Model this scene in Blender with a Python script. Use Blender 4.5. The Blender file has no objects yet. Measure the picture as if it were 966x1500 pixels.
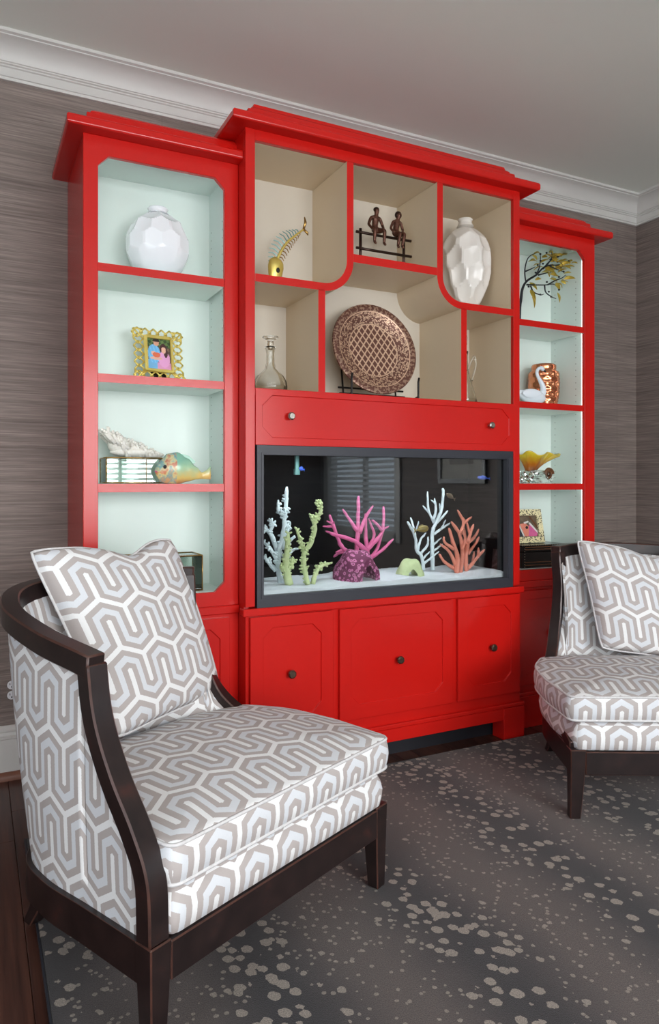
import bpy, bmesh, math, random
from mathutils import Vector, Matrix
random.seed(7)
R = math.radians
PI = math.pi
col = bpy.context.scene.collection
scene = bpy.context.scene

# ---------------------------------------------------------------- camera
CAM = Vector((0.0, -2.885, 1.155)); YAW = R(26.6); FPX = 1040.0; HZ = 707.5
cd = bpy.data.cameras.new('camera'); cam = bpy.data.objects.new('camera', cd); col.objects.link(cam)
cam.location = CAM; cam.rotation_euler = (R(90), 0, -YAW)
cd.sensor_fit = 'HORIZONTAL'; cd.sensor_width = 36.0; cd.lens = FPX / 966 * 36.0
cd.shift_y = -(750 - HZ) / 966; cd.clip_start = 0.02
scene.camera = cam
scene.view_settings.view_transform = 'Standard'; scene.view_settings.look = 'None'
scene.view_settings.gamma = 1.0; scene.view_settings.exposure = 0.0
scene.view_settings.use_curve_mapping = False

def at(u, v, Y):                     # world point on the plane y = Y seen at photo pixel u, v
    a = (u - 483) / FPX; b = -(v - HZ) / FPX
    s, c = math.sin(YAW), math.cos(YAW)
    d = Vector((a * c + s, -a * s + c, b)); t = (Y - CAM.y) / d.y
    return CAM + d * t

# ---------------------------------------------------------------- world and daylight
world = bpy.data.worlds.new('sky'); scene.world = world; world.use_nodes = True
bgn = world.node_tree.nodes['Background']
bgn.inputs[0].default_value = (0.75, 0.87, 1.0, 1); bgn.inputs[1].default_value = 1.6
WALL = 0.165; XR = 3.631; XL = -1.7; YF = -5.3; ZC = 2.872
def area(name, loc, rot, sx, sy, power, color=(1, 1, 1)):
    l = bpy.data.lights.new(name, 'AREA'); l.shape = 'RECTANGLE'; l.size = sx; l.size_y = sy
    l.energy = power; l.color = color
    o = bpy.data.objects.new(name, l); col.objects.link(o); o.location = loc; o.rotation_euler = rot
    return o
area('daylight_wide_window', (-0.5, YF - 0.10, 1.5), (R(90), 0, 0), 2.1, 1.95, 76, (1.0, 0.985, 0.965))
area('daylight_blinds_window', (1.75, YF - 0.11, 1.55), (R(90), 0, 0), 2.0, 1.7, 190, (0.99, 0.995, 1.0))
area('daylight_left_window', (XL - 0.10, -3.1, 1.5), (R(90), 0, R(-90)), 2.0, 1.8, 18, (0.84, 0.92, 1.0))
area('daylight_side_window', (XR + 0.12, -4.35, 1.4), (R(90), 0, R(90)), 1.5, 1.5, 5, (0.85, 0.93, 1.0))

# ---------------------------------------------------------------- node helpers
class N:
    """tiny wrapper so that node maths can be written as expressions"""
    def __init__(s, t, sock): s.t = t; s.s = sock
    def _m(s, op, *o):
        n = s.t.nodes.new('ShaderNodeMath'); n.operation = op
        for i, x in enumerate((s,) + o):
            if isinstance(x, N): s.t.links.new(x.s, n.inputs[i])
            else: n.inputs[i].default_value = x
        return N(s.t, n.outputs[0])
    def __add__(s, o): return s._m('ADD', o)
    def __sub__(s, o): return s._m('SUBTRACT', o)
    def __mul__(s, o): return s._m('MULTIPLY', o)
    def __truediv__(s, o): return s._m('DIVIDE', o)
    def f(s, op, *o): return s._m(op, *o)
def sep(t, sock):
    n = t.nodes.new('ShaderNodeSeparateXYZ'); t.links.new(sock, n.inputs[0])
    return [N(t, n.outputs[i]) for i in range(3)]
def comb(t, x, y, z):
    n = t.nodes.new('ShaderNodeCombineXYZ')
    for i, v in enumerate((x, y, z)):
        if isinstance(v, N): t.links.new(v.s, n.inputs[i])
        else: n.inputs[i].default_value = v
    return n.outputs[0]
def coord(t, which='Object'):
    n = t.nodes.new('ShaderNodeTexCoord'); return n.outputs[which]
def worldpos(t):
    return t.nodes.new('ShaderNodeNewGeometry').outputs['Position']
def noise(t, vec, scale, detail=3, rough=0.5):
    n = t.nodes.new('ShaderNodeTexNoise'); n.inputs['Scale'].default_value = scale
    n.inputs['Detail'].default_value = detail; n.inputs['Roughness'].default_value = rough
    if vec is not None: t.links.new(vec, n.inputs['Vector'])
    return N(t, n.outputs['Fac'])
def voro(t, vec, scale, feature='F1', out='Distance', rnd=1.0):
    n = t.nodes.new('ShaderNodeTexVoronoi'); n.feature = feature; n.inputs['Scale'].default_value = scale
    n.inputs['Randomness'].default_value = rnd
    if vec is not None: t.links.new(vec, n.inputs['Vector'])
    return N(t, n.outputs[out])
def mapping(t, vec, scale):
    n = t.nodes.new('ShaderNodeMapping'); n.inputs['Scale'].default_value = scale
    t.links.new(vec, n.inputs['Vector']); return n.outputs[0]
def ramp(t, fac, stops, interp='LINEAR'):
    n = t.nodes.new('ShaderNodeValToRGB'); cr = n.color_ramp; cr.interpolation = interp
    while len(cr.elements) < len(stops): cr.elements.new(0.5)
    for e, (p, c) in zip(cr.elements, stops): e.position = p; e.color = (*c, 1)
    t.links.new(fac.s, n.inputs[0]); return n.outputs[0]
def mixc(t, fac, a, b):
    n = t.nodes.new('ShaderNodeMix'); n.data_type = 'RGBA'
    if isinstance(fac, N): t.links.new(fac.s, n.inputs[0])
    else: n.inputs[0].default_value = fac
    for i, c in ((6, a), (7, b)):
        if isinstance(c, tuple): n.inputs[i].default_value = (*c, 1)
        else: t.links.new(c, n.inputs[i])
    return n.outputs[2]
def bump(t, h, strength, dist=0.002):
    n = t.nodes.new('ShaderNodeBump'); n.inputs['Strength'].default_value = strength
    n.inputs['Distance'].default_value = dist; t.links.new(h.s, n.inputs['Height']); return n.outputs[0]
def srgb(r, g, b):
    return tuple(((c / 255 / 12.92) if c / 255 <= .04045 else ((c / 255 + .055) / 1.055) ** 2.4) for c in (r, g, b))
M = {}
def mat(name, color, rough=0.5, metal=0.0, **kw):
    m = bpy.data.materials.new(name); m.use_nodes = True; t = m.node_tree
    p = t.nodes['Principled BSDF']
    p.inputs['Base Color'].default_value = (*color, 1); p.inputs['Roughness'].default_value = rough
    p.inputs['Metallic'].default_value = metal
    for k, v in kw.items(): p.inputs[k.replace('_', ' ')].default_value = v
    M[name] = m; return m, t, p
def mottled(name, c1, c2, scale, rough=0.5, metal=0.0, bmp=0.0, bscale=None, stretch=(1, 1, 1), **kw):
    m, t, p = mat(name, c1, rough, metal, **kw)
    v = mapping(t, coord(t), stretch); n = noise(t, v, scale)
    t.links.new(mixc(t, n, c1, c2), p.inputs['Base Color'])
    if bmp:
        t.links.new(bump(t, noise(t, v, bscale or scale), bmp), p.inputs['Normal'])
    return m

# ---------------------------------------------------------------- materials
def build_materials():
    # paint of the cabinets
    m, t, p = mat('red', srgb(200, 24, 18), 0.24)
    p.inputs['Specular IOR Level'].default_value = 0.4
    p.inputs['Coat Weight'].default_value = 0.08; p.inputs['Coat Roughness'].default_value = 0.12
    v = mapping(t, worldpos(t), (1, 1, 1)); n = noise(t, v, 1.7)
    t.links.new(mixc(t, n, srgb(196, 20, 15), srgb(206, 30, 23)), p.inputs['Base Color'])
    t.links.new(bump(t, noise(t, mapping(t, worldpos(t), (40, 40, 4)), 6), 0.05, 0.0006), p.inputs['Normal'])
    mottled('mint', srgb(220, 232, 226), srgb(215, 228, 222), 3, 0.38)
    mottled('peg_shadow', srgb(158, 168, 160), srgb(150, 160, 152), 9, 0.8)
    mottled('beige', srgb(222, 204, 176), srgb(217, 198, 169), 2, 0.45)
    mottled('back_beige', srgb(216, 208, 194), srgb(211, 202, 187), 2, 0.5)
    mottled('white_trim', srgb(214, 213, 209), srgb(208, 207, 203), 4, 0.42)
    mottled('ceiling_paint', srgb(240, 246, 238), srgb(236, 242, 234), 2, 0.8)
    mottled('plaster', srgb(170, 160, 152), srgb(160, 150, 142), 2, 0.8)
    mottled('black_frame', srgb(52, 54, 62), srgb(44, 46, 54), 6, 0.42)
    mottled('tank_black', srgb(5, 6, 8), srgb(7, 8, 10), 2, 0.9); M['tank_black'].node_tree.nodes['Principled BSDF'].inputs['Specular IOR Level'].default_value = 0.08
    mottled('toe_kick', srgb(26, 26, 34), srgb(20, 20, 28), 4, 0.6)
    mottled('knob', srgb(120, 104, 90), srgb(84, 70, 60), 90, 0.35, 0.9)
    mottled('knob_nickel', srgb(190, 186, 178), srgb(150, 144, 136), 90, 0.22, 1.0)
    # grasscloth wallpaper
    m, t, p = mat('grasscloth', srgb(122, 112, 108), 0.75)
    g = worldpos(t); x, y, z = sep(t, g)
    along = x + y
    n1 = noise(t, comb(t, along * 2.2, along * 0.0, z * 135), 1.0, 4, 0.65)
    n2 = noise(t, comb(t, along * 7, along * 0.0, z * 260), 1.0, 3, 0.6)
    n3 = noise(t, comb(t, along * 0.7, along * 0.0, z * 22), 1.0, 2)
    s = n1 * 0.5 + n2 * 0.3 + n3 * 0.2
    c = ramp(t, s, [(0.36, srgb(98, 87, 82)), (0.5, srgb(128, 116, 110)), (0.64, srgb(157, 144, 136))])
    # seams between the strips of paper
    seam = (along + 0.03).f('FLOORED_MODULO', 0.915)
    near = seam.f('LESS_THAN', 0.004)
    t.links.new(mixc(t, near * 0.35, c, srgb(90, 82, 78)), p.inputs['Base Color'])
    t.links.new(bump(t, s, 0.35, 0.003), p.inputs['Normal'])
    # oak planks, stained dark
    m, t, p = mat('plank', srgb(70, 42, 34), 0.33)
    oi = t.nodes.new('ShaderNodeObjectInfo').outputs['Random']
    x, y, z = sep(t, worldpos(t)); rnd = N(t, oi)
    gv = comb(t, x * 70, y * 3.0 + rnd * 31.0, rnd * 9.0)
    w = noise(t, gv, 1.0, 4, 0.6)
    c = ramp(t, w, [(0.3, srgb(52, 29, 24)), (0.5, srgb(78, 46, 37)), (0.7, srgb(98, 60, 47))])
    t.links.new(mixc(t, rnd * 0.4, c, srgb(58, 34, 28)), p.inputs['Base Color'])
    t.links.new(bump(t, w, 0.15, 0.001), p.inputs['Normal'])
    mottled('subfloor', srgb(40, 26, 21), srgb(34, 22, 18), 5, 0.7)
    mottled('shoe_wood', srgb(134, 84, 62), srgb(110, 66, 48), 25, 0.4, stretch=(1, 1, 8))
    # antelope rug
    m, t, p = mat('rug', srgb(70, 62, 60), 0.95)
    x, y, z = sep(t, worldpos(t))
    wob = noise(t, comb(t, x * 3, y * 3, 0.0), 1.0, 2) * 0.16
    st = ((x - 1.17 + wob) * (2 * PI / 0.485)).f('COSINE') * 0.5 + 0.5     # 1 inside a dark stripe
    st2 = st.f('POWER', 2.0)
    yw = y * 1.0
    d1 = voro(t, comb(t, x * 27 + y * 4.0, y * 25, 0.0), 1.0, 'F1', 'Distance', 0.8)
    wig = noise(t, comb(t, x * 95, y * 95, 0.0), 1.0, 2) * 0.24
    big = (d1 + wig).f('LESS_THAN', st * 0.27 + 0.265)
    d2 = voro(t, comb(t, x * 43 + 7.3, y * 43 + 3.1, 0.0), 1.0, 'F1', 'Distance', 0.9)
    small = (d2 + wig).f('LESS_THAN', 0.36) * st.f('LESS_THAN', 0.8)
    spots = big.f('MAXIMUM', small * 0.8)
    fib = noise(t, comb(t, x * 330, y * 330, 0.0), 1.0, 3, 0.75)
    ground = ramp(t, st * 0.8 + noise(t, comb(t, x * 6, y * 6, 0.0), 1.0) * 0.2,
                  [(0.15, srgb(104, 92, 88)), (0.5, srgb(82, 73, 72)), (0.9, srgb(46, 43, 47))])
    c = mixc(t, spots * 0.85, ground, srgb(186, 173, 160))
    c = mixc(t, ((fib - 0.32) * 2.0).f('MAXIMUM', 0.0).f('MINIMUM', 0.85), c, srgb(36, 33, 33))
    t.links.new(c, p.inputs['Base Color'])
    t.links.new(bump(t, fib, 0.7, 0.004), p.inputs['Normal'])
    p.inputs['Sheen Weight'].default_value = 0.15
    # woven meander fabric, uv in metres
    m, t, p = mat('fabric', srgb(200, 196, 194), 0.72)
    u, v, _ = sep(t, coord(t, 'UV'))
    U = 0.0152; P = 10.0; L = 5.2
    x = u / U; y = v / U
    a = x.f('PINGPONG', 4.0); b = a * -1.0 + 4.0
    yr = y + a * 0.577
    yy = yr.f('FLOORED_MODULO', P)
    dz = yy.f('MINIMUM', yy * -1.0 + P) * 0.866
    yrel = yy - a * 0.577
    du = a.f('MAXIMUM', a * 0.5 + (yrel - L) * 0.866)
    dd = b.f('MAXIMUM', b * 0.5 + (yrel * -1.0 + (P - 2.309 - L)) * 0.866)
    d = dz.f('MINIMUM', du).f('MINIMUM', dd)
    d = d + (noise(t, comb(t, u * 300, v * 300, 0.0), 1.0, 1) - 0.5) * 0.14
    c = ramp(t, d / 4.0, [(0.0, srgb(240, 240, 240)), (0.115, srgb(182, 173, 170)), (0.375, srgb(218, 221, 226))], 'CONSTANT')
    thr = noise(t, comb(t, u * 900, v * 160, 0.0), 1.0, 2)
    c = mixc(t, thr * 0.16, c, srgb(150, 146, 146))
    t.links.new(c, p.inputs['Base Color'])
    t.links.new(bump(t, d.f('MINIMUM', 1.6) * 0.15 + thr * 0.5, 0.12, 0.0015), p.inputs['Normal'])
    mottled('piping', srgb(226, 225, 226), srgb(196, 192, 192), 120, 0.75, bmp=0.3)
    # espresso wood, rubbed through at the edges
    m, t, p = mat('espresso', srgb(40, 28, 27), 0.34)
    n = noise(t, mapping(t, coord(t), (6, 6, 6)), 3, 4)
    c = ramp(t, n, [(0.3, srgb(27, 19, 19)), (0.62, srgb(40, 28, 27)), (0.8, srgb(60, 34, 30))])
    t.links.new(c, p.inputs['Base Color'])
    mottled('espresso_edge', srgb(92, 58, 48), srgb(38, 26, 25), 26, 0.3)
    # glass, water
    m, t, p = mat('clear_glass', (0.97, 0.99, 0.98), 0.02); p.inputs['Transmission Weight'].default_value = 1.0
    p.inputs['IOR'].default_value = 1.48
    def pane(name, tint, base):
        m = bpy.data.materials.new(name); m.use_nodes = True; t = m.node_tree; t.nodes.clear()
        out = t.nodes.new('ShaderNodeOutputMaterial'); tr = t.nodes.new('ShaderNodeBsdfTransparent')
        gl = t.nodes.new('ShaderNodeBsdfGlossy'); fr = t.nodes.new('ShaderNodeFresnel'); mx = t.nodes.new('ShaderNodeMixShader')
        tr.inputs[0].default_value = (*tint, 1); gl.inputs['Roughness'].default_value = 0.01; fr.inputs[0].default_value = base
        t.links.new(fr.outputs[0], mx.inputs[0]); t.links.new(tr.outputs[0], mx.inputs[1]); t.links.new(gl.outputs[0], mx.inputs[2])
        t.links.new(mx.outputs[0], out.inputs[0]); M[name] = m
    pane('pane_glass', (0.97, 0.985, 0.98), 1.5)
    pane('box_glass', (0.94, 0.985, 0.965), 1.55)
    pane('water', (0.985, 0.995, 1.0), 1.02)
    mottled('mirror', srgb(205, 226, 220), srgb(196, 220, 214), 3, 0.06, 1.0)
    mottled('brass', srgb(196, 160, 96), srgb(150, 114, 60), 40, 0.28, 1.0)
    mottled('gold', srgb(240, 222, 130), srgb(212, 182, 84), 30, 0.32, 0.6)
    # aquarium contents
    mottled('sand', srgb(238, 242, 246), srgb(206, 214, 222), 260, 0.9, bmp=0.6, bscale=300)
    for nm, c1, c2 in (('white', (232, 242, 246), (196, 214, 222)), ('green', (214, 224, 176), (176, 194, 134)),
                       ('pink', (222, 108, 158), (188, 74, 130)), ('salmon', (226, 140, 116), (202, 112, 92))):
        mottled('coral_' + nm, srgb(*c1), srgb(*c2), 45, 0.7, bmp=0.8, bscale=220)
    m, t, p = mat('cave_purple', srgb(170, 70, 120), 0.7)
    e = voro(t, coord(t), 62, 'DISTANCE_TO_EDGE'); f1 = voro(t, coord(t), 62)
    rg = (f1 - 0.33).f('ABSOLUTE').f('LESS_THAN', 0.13)
    t.links.new(mixc(t, rg, srgb(112, 36, 80), srgb(206, 122, 168)), p.inputs['Base Color'])
    t.links.new(bump(t, rg, 0.9, 0.006), p.inputs['Normal'])
    mottled('cave_green', srgb(206, 220, 170), srgb(176, 192, 140), 60, 0.75, bmp=0.6)
    mottled('fish_brown', srgb(120, 104, 84), srgb(70, 58, 46), 60, 0.4)
    mottled('fish_yellow', srgb(170, 150, 50), srgb(60, 40, 26), 40, 0.4)
    mottled('fish_blue', srgb(50, 90, 190), srgb(30, 40, 110), 40, 0.35)
    # ornaments
    m, t, p = mat('pearl', srgb(236, 238, 244), 0.12)
    p.inputs['Coat Weight'].default_value = 0.6
    t.links.new(mixc(t, noise(t, coord(t), 8), srgb(250, 251, 254), srgb(240, 245, 251)), p.inputs['Base Color'])
    mottled('white_ceramic', srgb(238, 234, 228), srgb(228, 222, 214), 8, 0.2)
    mottled('swan_white', srgb(236, 242, 248), srgb(222, 232, 242), 10, 0.25)
    mottled('bronze', srgb(78, 56, 48), srgb(42, 32, 29), 60, 0.38, 0.75, bmp=0.4)
    mottled('bronze_light', srgb(128, 82, 64), srgb(48, 34, 30), 110, 0.4, 0.6, bmp=0.4)
    mottled('iron', srgb(34, 30, 30), srgb(22, 20, 20), 30, 0.5, 0.6)
    mottled('copper', srgb(236, 158, 116), srgb(196, 106, 70), 24, 0.16, 0.9)
    mottled('branch_dark', srgb(58, 62, 66), srgb(34, 36, 40), 40, 0.45, 0.7)
    mottled('leaf_gold', srgb(226, 204, 92), srgb(178, 138, 40), 30, 0.3, 0.6)
    mottled('black_lacquer', srgb(24, 20, 18), srgb(14, 12, 12), 20, 0.22)
    mottled('brown_strip', srgb(112, 70, 36), srgb(84, 50, 26), 40, 0.4)
    mottled('nail', srgb(196, 186, 170), srgb(150, 140, 124), 60, 0.3, 0.9)
    mottled('reef_white', srgb(248, 248, 246), srgb(226, 220, 204), 120, 0.85, bmp=0.8, bscale=260)
    mottled('teal_enamel', srgb(120, 170, 165), srgb(84, 130, 130), 40, 0.35, 0.3)
    m, t, p = mat('plate_bronze', srgb(150, 110, 94), 0.36, 0.45)
    x, y, z = sep(t, coord(t)); rr = (x * x + y * y).f('SQRT')
    lat = 0.0155
    g1 = ((x / lat * 0.5 + y / lat * 0.36)).f('FRACT'); g2 = ((x / lat * 0.5 - y / lat * 0.36)).f('FRACT')
    def band(g, w): return (g - 0.5).f('ABSOLUTE').f('GREATER_THAN', 0.5 - w)
    cell = band(g1, 0.12).f('MAXIMUM', band(g2, 0.12))
    th = y.f('ARCTAN2', x)
    rim = ((th * (44 / (2 * PI))).f('FRACT') - 0.5).f('ABSOLUTE')
    ornv = comb(t, th * 14.0, rr * 150.0, 0.0)
    orn = (voro(t, ornv, 1.0) - 0.36).f('ABSOLUTE').f('LESS_THAN', 0.12)
    rimpat = (noise(t, comb(t, th * 16.0, rr * 70, 0.0), 1.0, 1)).f('GREATER_THAN', 0.52)
    inn = rr.f('LESS_THAN', 0.118); outr = rr.f('GREATER_THAN', 0.176)
    pat = cell * inn + orn * (inn * -1.0 + 1.0) * (outr * -1.0 + 1.0) + rimpat * outr * 0.4
    ring = (rr - 0.121).f('ABSOLUTE').f('LESS_THAN', 0.0022).f('MAXIMUM', (rr - 0.175).f('ABSOLUTE').f('LESS_THAN', 0.002))
    pat = pat.f('MAXIMUM', ring)
    t.links.new(mixc(t, pat, srgb(112, 74, 64), srgb(222, 188, 160)), p.inputs['Base Color'])
    t.links.new(bump(t, pat, 0.6, 0.003), p.inputs['Normal'])
    m, t, p = mat('amber_glass', srgb(226, 170, 40), 0.08)
    x, y, z = sep(t, coord(t))
    st = (noise(t, comb(t, x * 40, y * 40, z * 4), 1.0, 2))
    k = (z - 0.05) * 9.0 + st * 0.4 - 0.16
    t.links.new(ramp(t, k, [(0.05, srgb(120, 62, 40)), (0.45, srgb(206, 122, 34)), (0.8, srgb(232, 206, 60))]), p.inputs['Base Color'])
    p.inputs['Transmission Weight'].default_value = 0.35
    m, t, p = mat('leopard', srgb(232, 224, 180), 0.4)
    dv = voro(t, coord(t), 120)
    t.links.new(mixc(t, (dv + noise(t, coord(t), 150) * 0.25).f('LESS_THAN', 0.50), srgb(232, 222, 176), srgb(44, 40, 30)), p.inputs['Base Color'])
    # painted ceramic fish: flat print colours along the body
    m, t, p = mat('fish_paint', srgb(190, 200, 160), 0.22)
    x, y, z = sep(t, coord(t))
    nz = noise(t, coord(t), 22, 2)
    base = ramp(t, z * 9.0 + nz * 0.5 - 0.15, [(0.1, srgb(206, 140, 96)), (0.35, srgb(226, 196, 116)), (0.62, srgb(170, 206, 168)), (0.9, srgb(132, 186, 164))])
    head = x.f('LESS_THAN', 0.075)
    pat = (voro(t, comb(t, x * 1.0, z * 1.0, 0.0), 60) - 0.3).f('LESS_THAN', 0.0)
    hc = ramp(t, noise(t, coord(t), 34, 2), [(0.36, srgb(216, 84, 58)), (0.46, srgb(228, 206, 150)), (0.56, srgb(92, 150, 170)), (0.66, srgb(206, 150, 120))])
    t.links.new(mixc(t, head * 0.7, base, hc), p.inputs['Base Color'])
    # light-giving surfaces
    def emit(name, c, s):
        m = bpy.data.materials.new(name); m.use_nodes = True; p = m.node_tree.nodes['Principled BSDF']
        p.inputs['Base Color'].default_value = (*c, 1); p.inputs['Emission Color'].default_value = (*c, 1)
        p.inputs['Emission Strength'].default_value = s; M[name] = m
    emit('led', (0.93, 1.0, 0.99), 3.6)
    emit('added_tank_glow', (0.9, 0.96, 1.0), 20.0)  # glow of the light added inside the tank
    emit('led_warm', (1.0, 0.82, 0.6), 3.0)
    emit('downlight', (1.0, 0.93, 0.82), 12.0)
    # colour print carried on the mesh (photographs)
    m, t, p = mat('print', (1, 1, 1), 0.35)
    n = t.nodes.new('ShaderNodeVertexColor'); n.layer_name = 'ink'; t.links.new(n.outputs[0], p.inputs['Base Color'])
    mottled('outlet_white', srgb(232, 234, 238), srgb(226, 228, 232), 10, 0.35)
    mottled('slot_dark', srgb(30, 30, 32), srgb(24, 24, 26), 10, 0.6)
    mottled('blind_white', srgb(232, 234, 236), srgb(222, 224, 226), 10, 0.55)
    mottled('picture_mat', srgb(210, 206, 196), srgb(180, 176, 168), 4, 0.6)
build_materials()

# ---------------------------------------------------------------- mesh helpers
class MB:
    def __init__(s): s.v = []; s.f = []; s.m = []; s.uv = {}
    def add(s, vs, fs, m=0, uvs=None):
        o = len(s.v); s.v += [Vector(q) for q in vs]
        for i, q in enumerate(fs):
            if uvs: s.uv[len(s.f)] = uvs[i]
            s.f.append([o + k for k in q]); s.m.append(m)
        return s
    def box(s, x0, x1, y0, y1, z0, z1, m=0, front=None):
        v = [(x0, y0, z0), (x1, y0, z0), (x1, y1, z0), (x0, y1, z0), (x0, y0, z1), (x1, y0, z1), (x1, y1, z1), (x0, y1, z1)]
        fs = [(0, 3, 2, 1), (4, 5, 6, 7), (0, 1, 5, 4), (1, 2, 6, 5), (2, 3, 7, 6), (3, 0, 4, 7)]
        for i, q in enumerate(fs):
            pass
        o = len(s.f); s.add(v, fs, m)
        if front is not None: s.m[o + 2] = front
        return s
    def grid(s, P, closed_u=False, closed_v=False, m=0, UV=None, flip=False):
        nu = len(P); nv = len(P[0]); o = len(s.v)
        for row in P: s.v += [Vector(q) for q in row]
        for i in range(nu if closed_u else nu - 1):
            for j in range(nv if closed_v else nv - 1):
                i2 = (i + 1) % nu; j2 = (j + 1) % nv
                ids = [(i, j), (i2, j), (i2, j2), (i, j2)]
                if UV: s.uv[len(s.f)] = [UV[a][b] for a, b in (ids[::-1] if flip else ids)]
                q = [o + a * nv + b for a, b in ids]
                s.f.append(q[::-1] if flip else q); s.m.append(m)
        return s
    def tube(s, pts, rad, n=8, m=0, cap=True):
        pts = [Vector(q) for q in pts]; k = len(pts)
        if not hasattr(rad, '__len__'): rad = [rad] * k
        up = None; rings = []
        for i in range(k):
            t = (pts[min(i + 1, k - 1)] - pts[max(i - 1, 0)]).normalized()
            if up is None:
                up = t.orthogonal().normalized()
            up = (up - t * up.dot(t))
            up = up.normalized() if up.length > 1e-6 else t.orthogonal().normalized()
            b = t.cross(up)
            rings.append([pts[i] + (up * math.cos(2 * PI * j / n) + b * math.sin(2 * PI * j / n)) * rad[i] for j in range(n)])
        o = len(s.v); s.grid(rings, closed_v=True, m=m, flip=True)
        if cap:
            s.f.append([o + j for j in range(n)]); s.m.append(m)
            s.f.append([o + (k - 1) * n + j for j in range(n)][::-1]); s.m.append(m)
        return s
    def lathe(s, prof, n=32, c=(0, 0, 0), m=0, axis='z'):
        c = Vector(c); rings = []
        for r, z in prof:
            rings.append([c + Vector((r * math.cos(2 * PI * j / n), r * math.sin(2 * PI * j / n), z)) for j in range(n)])
        o = len(s.v); s.grid(rings, closed_v=True, m=m, flip=True)
        if prof[0][0] > 1e-5: s.f.append([o + j for j in range(n)][::-1]); s.m.append(m)
        if prof[-1][0] > 1e-5: s.f.append([o + (len(prof) - 1) * n + j for j in range(n)]); s.m.append(m)
        return s
    def blob(s, c, r, n=10, m=0):
        c = Vector(c); r = Vector(r) if hasattr(r, '__len__') else Vector((r, r, r))
        rings = []
        for i in range(1, n):
            a = PI * i / n
            rings.append([c + Vector((r.x * math.sin(a) * math.cos(2 * PI * j / (2 * n)), r.y * math.sin(a) * math.sin(2 * PI * j / (2 * n)), -r.z * math.cos(a))) for j in range(2 * n)])
        o = len(s.v); s.grid(rings, closed_v=True, m=m, flip=True)
        k = len(s.v); s.v += [c - Vector((0, 0, r.z)), c + Vector((0, 0, r.z))]
        for j in range(2 * n):
            j2 = (j + 1) % (2 * n)
            s.f.append([k, o + j2, o + j]); s.m.append(m)
            b = o + (n - 2) * 2 * n
            s.f.append([k + 1, b + j, b + j2]); s.m.append(m)
        return s
    def xform(s, mx, start=0):
        for i in range(start, len(s.v)): s.v[i] = mx @ s.v[i]
        return s
    def build(s, name, mats, parent=None, smooth=False, bevel=0, base=None, local=False, autosmooth=None):
        org = Vector((0, 0, 0))
        if base is not None: org = Vector(base)
        elif parent is not None and not local: org = Vector(parent.get('_org', (0, 0, 0)))
        me = bpy.data.meshes.new(name)
        me.from_pydata([tuple(q - org) for q in s.v], [], s.f)
        if not isinstance(mats, (list, tuple)): mats = [mats]
        if mats[0] == 'espresso': mats = ['espresso', 'espresso_edge']
        for q in mats: me.materials.append(M[q])
        me.polygons.foreach_set('material_index', s.m)
        if s.uv:
            ul = me.uv_layers.new(name='UVMap')
            for fi, p in enumerate(me.polygons):
                uu = s.uv.get(fi)
                if uu:
                    for li, w in zip(p.loop_indices, uu): ul.data[li].uv = w
        bm = bmesh.new(); bm.from_mesh(me)
        bmesh.ops.remove_doubles(bm, verts=bm.verts, dist=1e-6) if not s.uv else None
        if not s.uv: bmesh.ops.recalc_face_normals(bm, faces=bm.faces)
        if bevel:
            es = [e for e in bm.edges if len(e.link_faces) == 2 and e.calc_face_angle(0) > R(30)]
            bmesh.ops.bevel(bm, geom=es, offset=bevel, segments=1, affect='EDGES', clamp_overlap=True, material=1 if mats[0] == 'espresso' else -1)
        bm.to_mesh(me); bm.free()
        if smooth: me.polygons.foreach_set('use_smooth', [True] * len(me.polygons))
        if autosmooth:
            me.polygons.foreach_set('use_smooth', [True] * len(me.polygons))
            try: me.set_sharp_from_angle(angle=R(autosmooth))
            except Exception: pass
        me.update()
        o = bpy.data.objects.new(name, me); col.objects.link(o)
        if parent is not None: o.parent = parent; o['_org'] = tuple(org)
        else: o.location = org; o['_org'] = tuple(org)
        return o
def empty(name, loc, rz=0):
    o = bpy.data.objects.new(name, None); col.objects.link(o); o.location = loc; o.rotation_euler = (0, 0, rz)
    o.empty_display_size = 0.05; o['_org'] = tuple(loc); return o
def tag(o, label, cat, group=None, kind=None):
    o['label'] = label; o['category'] = cat
    if group: o['group'] = group
    if kind: o['kind'] = kind
    return o
def struct(o, label=None):
    o['kind'] = 'structure'
    if label: o['label'] = label
    return o
def crom(keys, m=6):
    K = [Vector(k) for k in keys]; out = []
    for i in range(len(K) - 1):
        p0 = K[i - 1] if i else K[0] * 2 - K[1]; p1 = K[i]; p2 = K[i + 1]; p3 = K[i + 2] if i + 2 < len(K) else K[-1] * 2 - K[-2]
        for j in range(m):
            t = j / m
            out.append(0.5 * ((2 * p1) + (p2 - p0) * t + (2 * p0 - 5 * p1 + 4 * p2 - p3) * t * t + (3 * p1 - p0 - 3 * p2 + p3) * t ** 3))
    out.append(K[-1]); return out
def octagon(x0, x1, z0, z1, c):
    return [(x0 + c, z0), (x1 - c, z0), (x1, z0 + c), (x1, z1 - c), (x1 - c, z1), (x0 + c, z1), (x0, z1 - c), (x0, z0 + c)]
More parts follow.
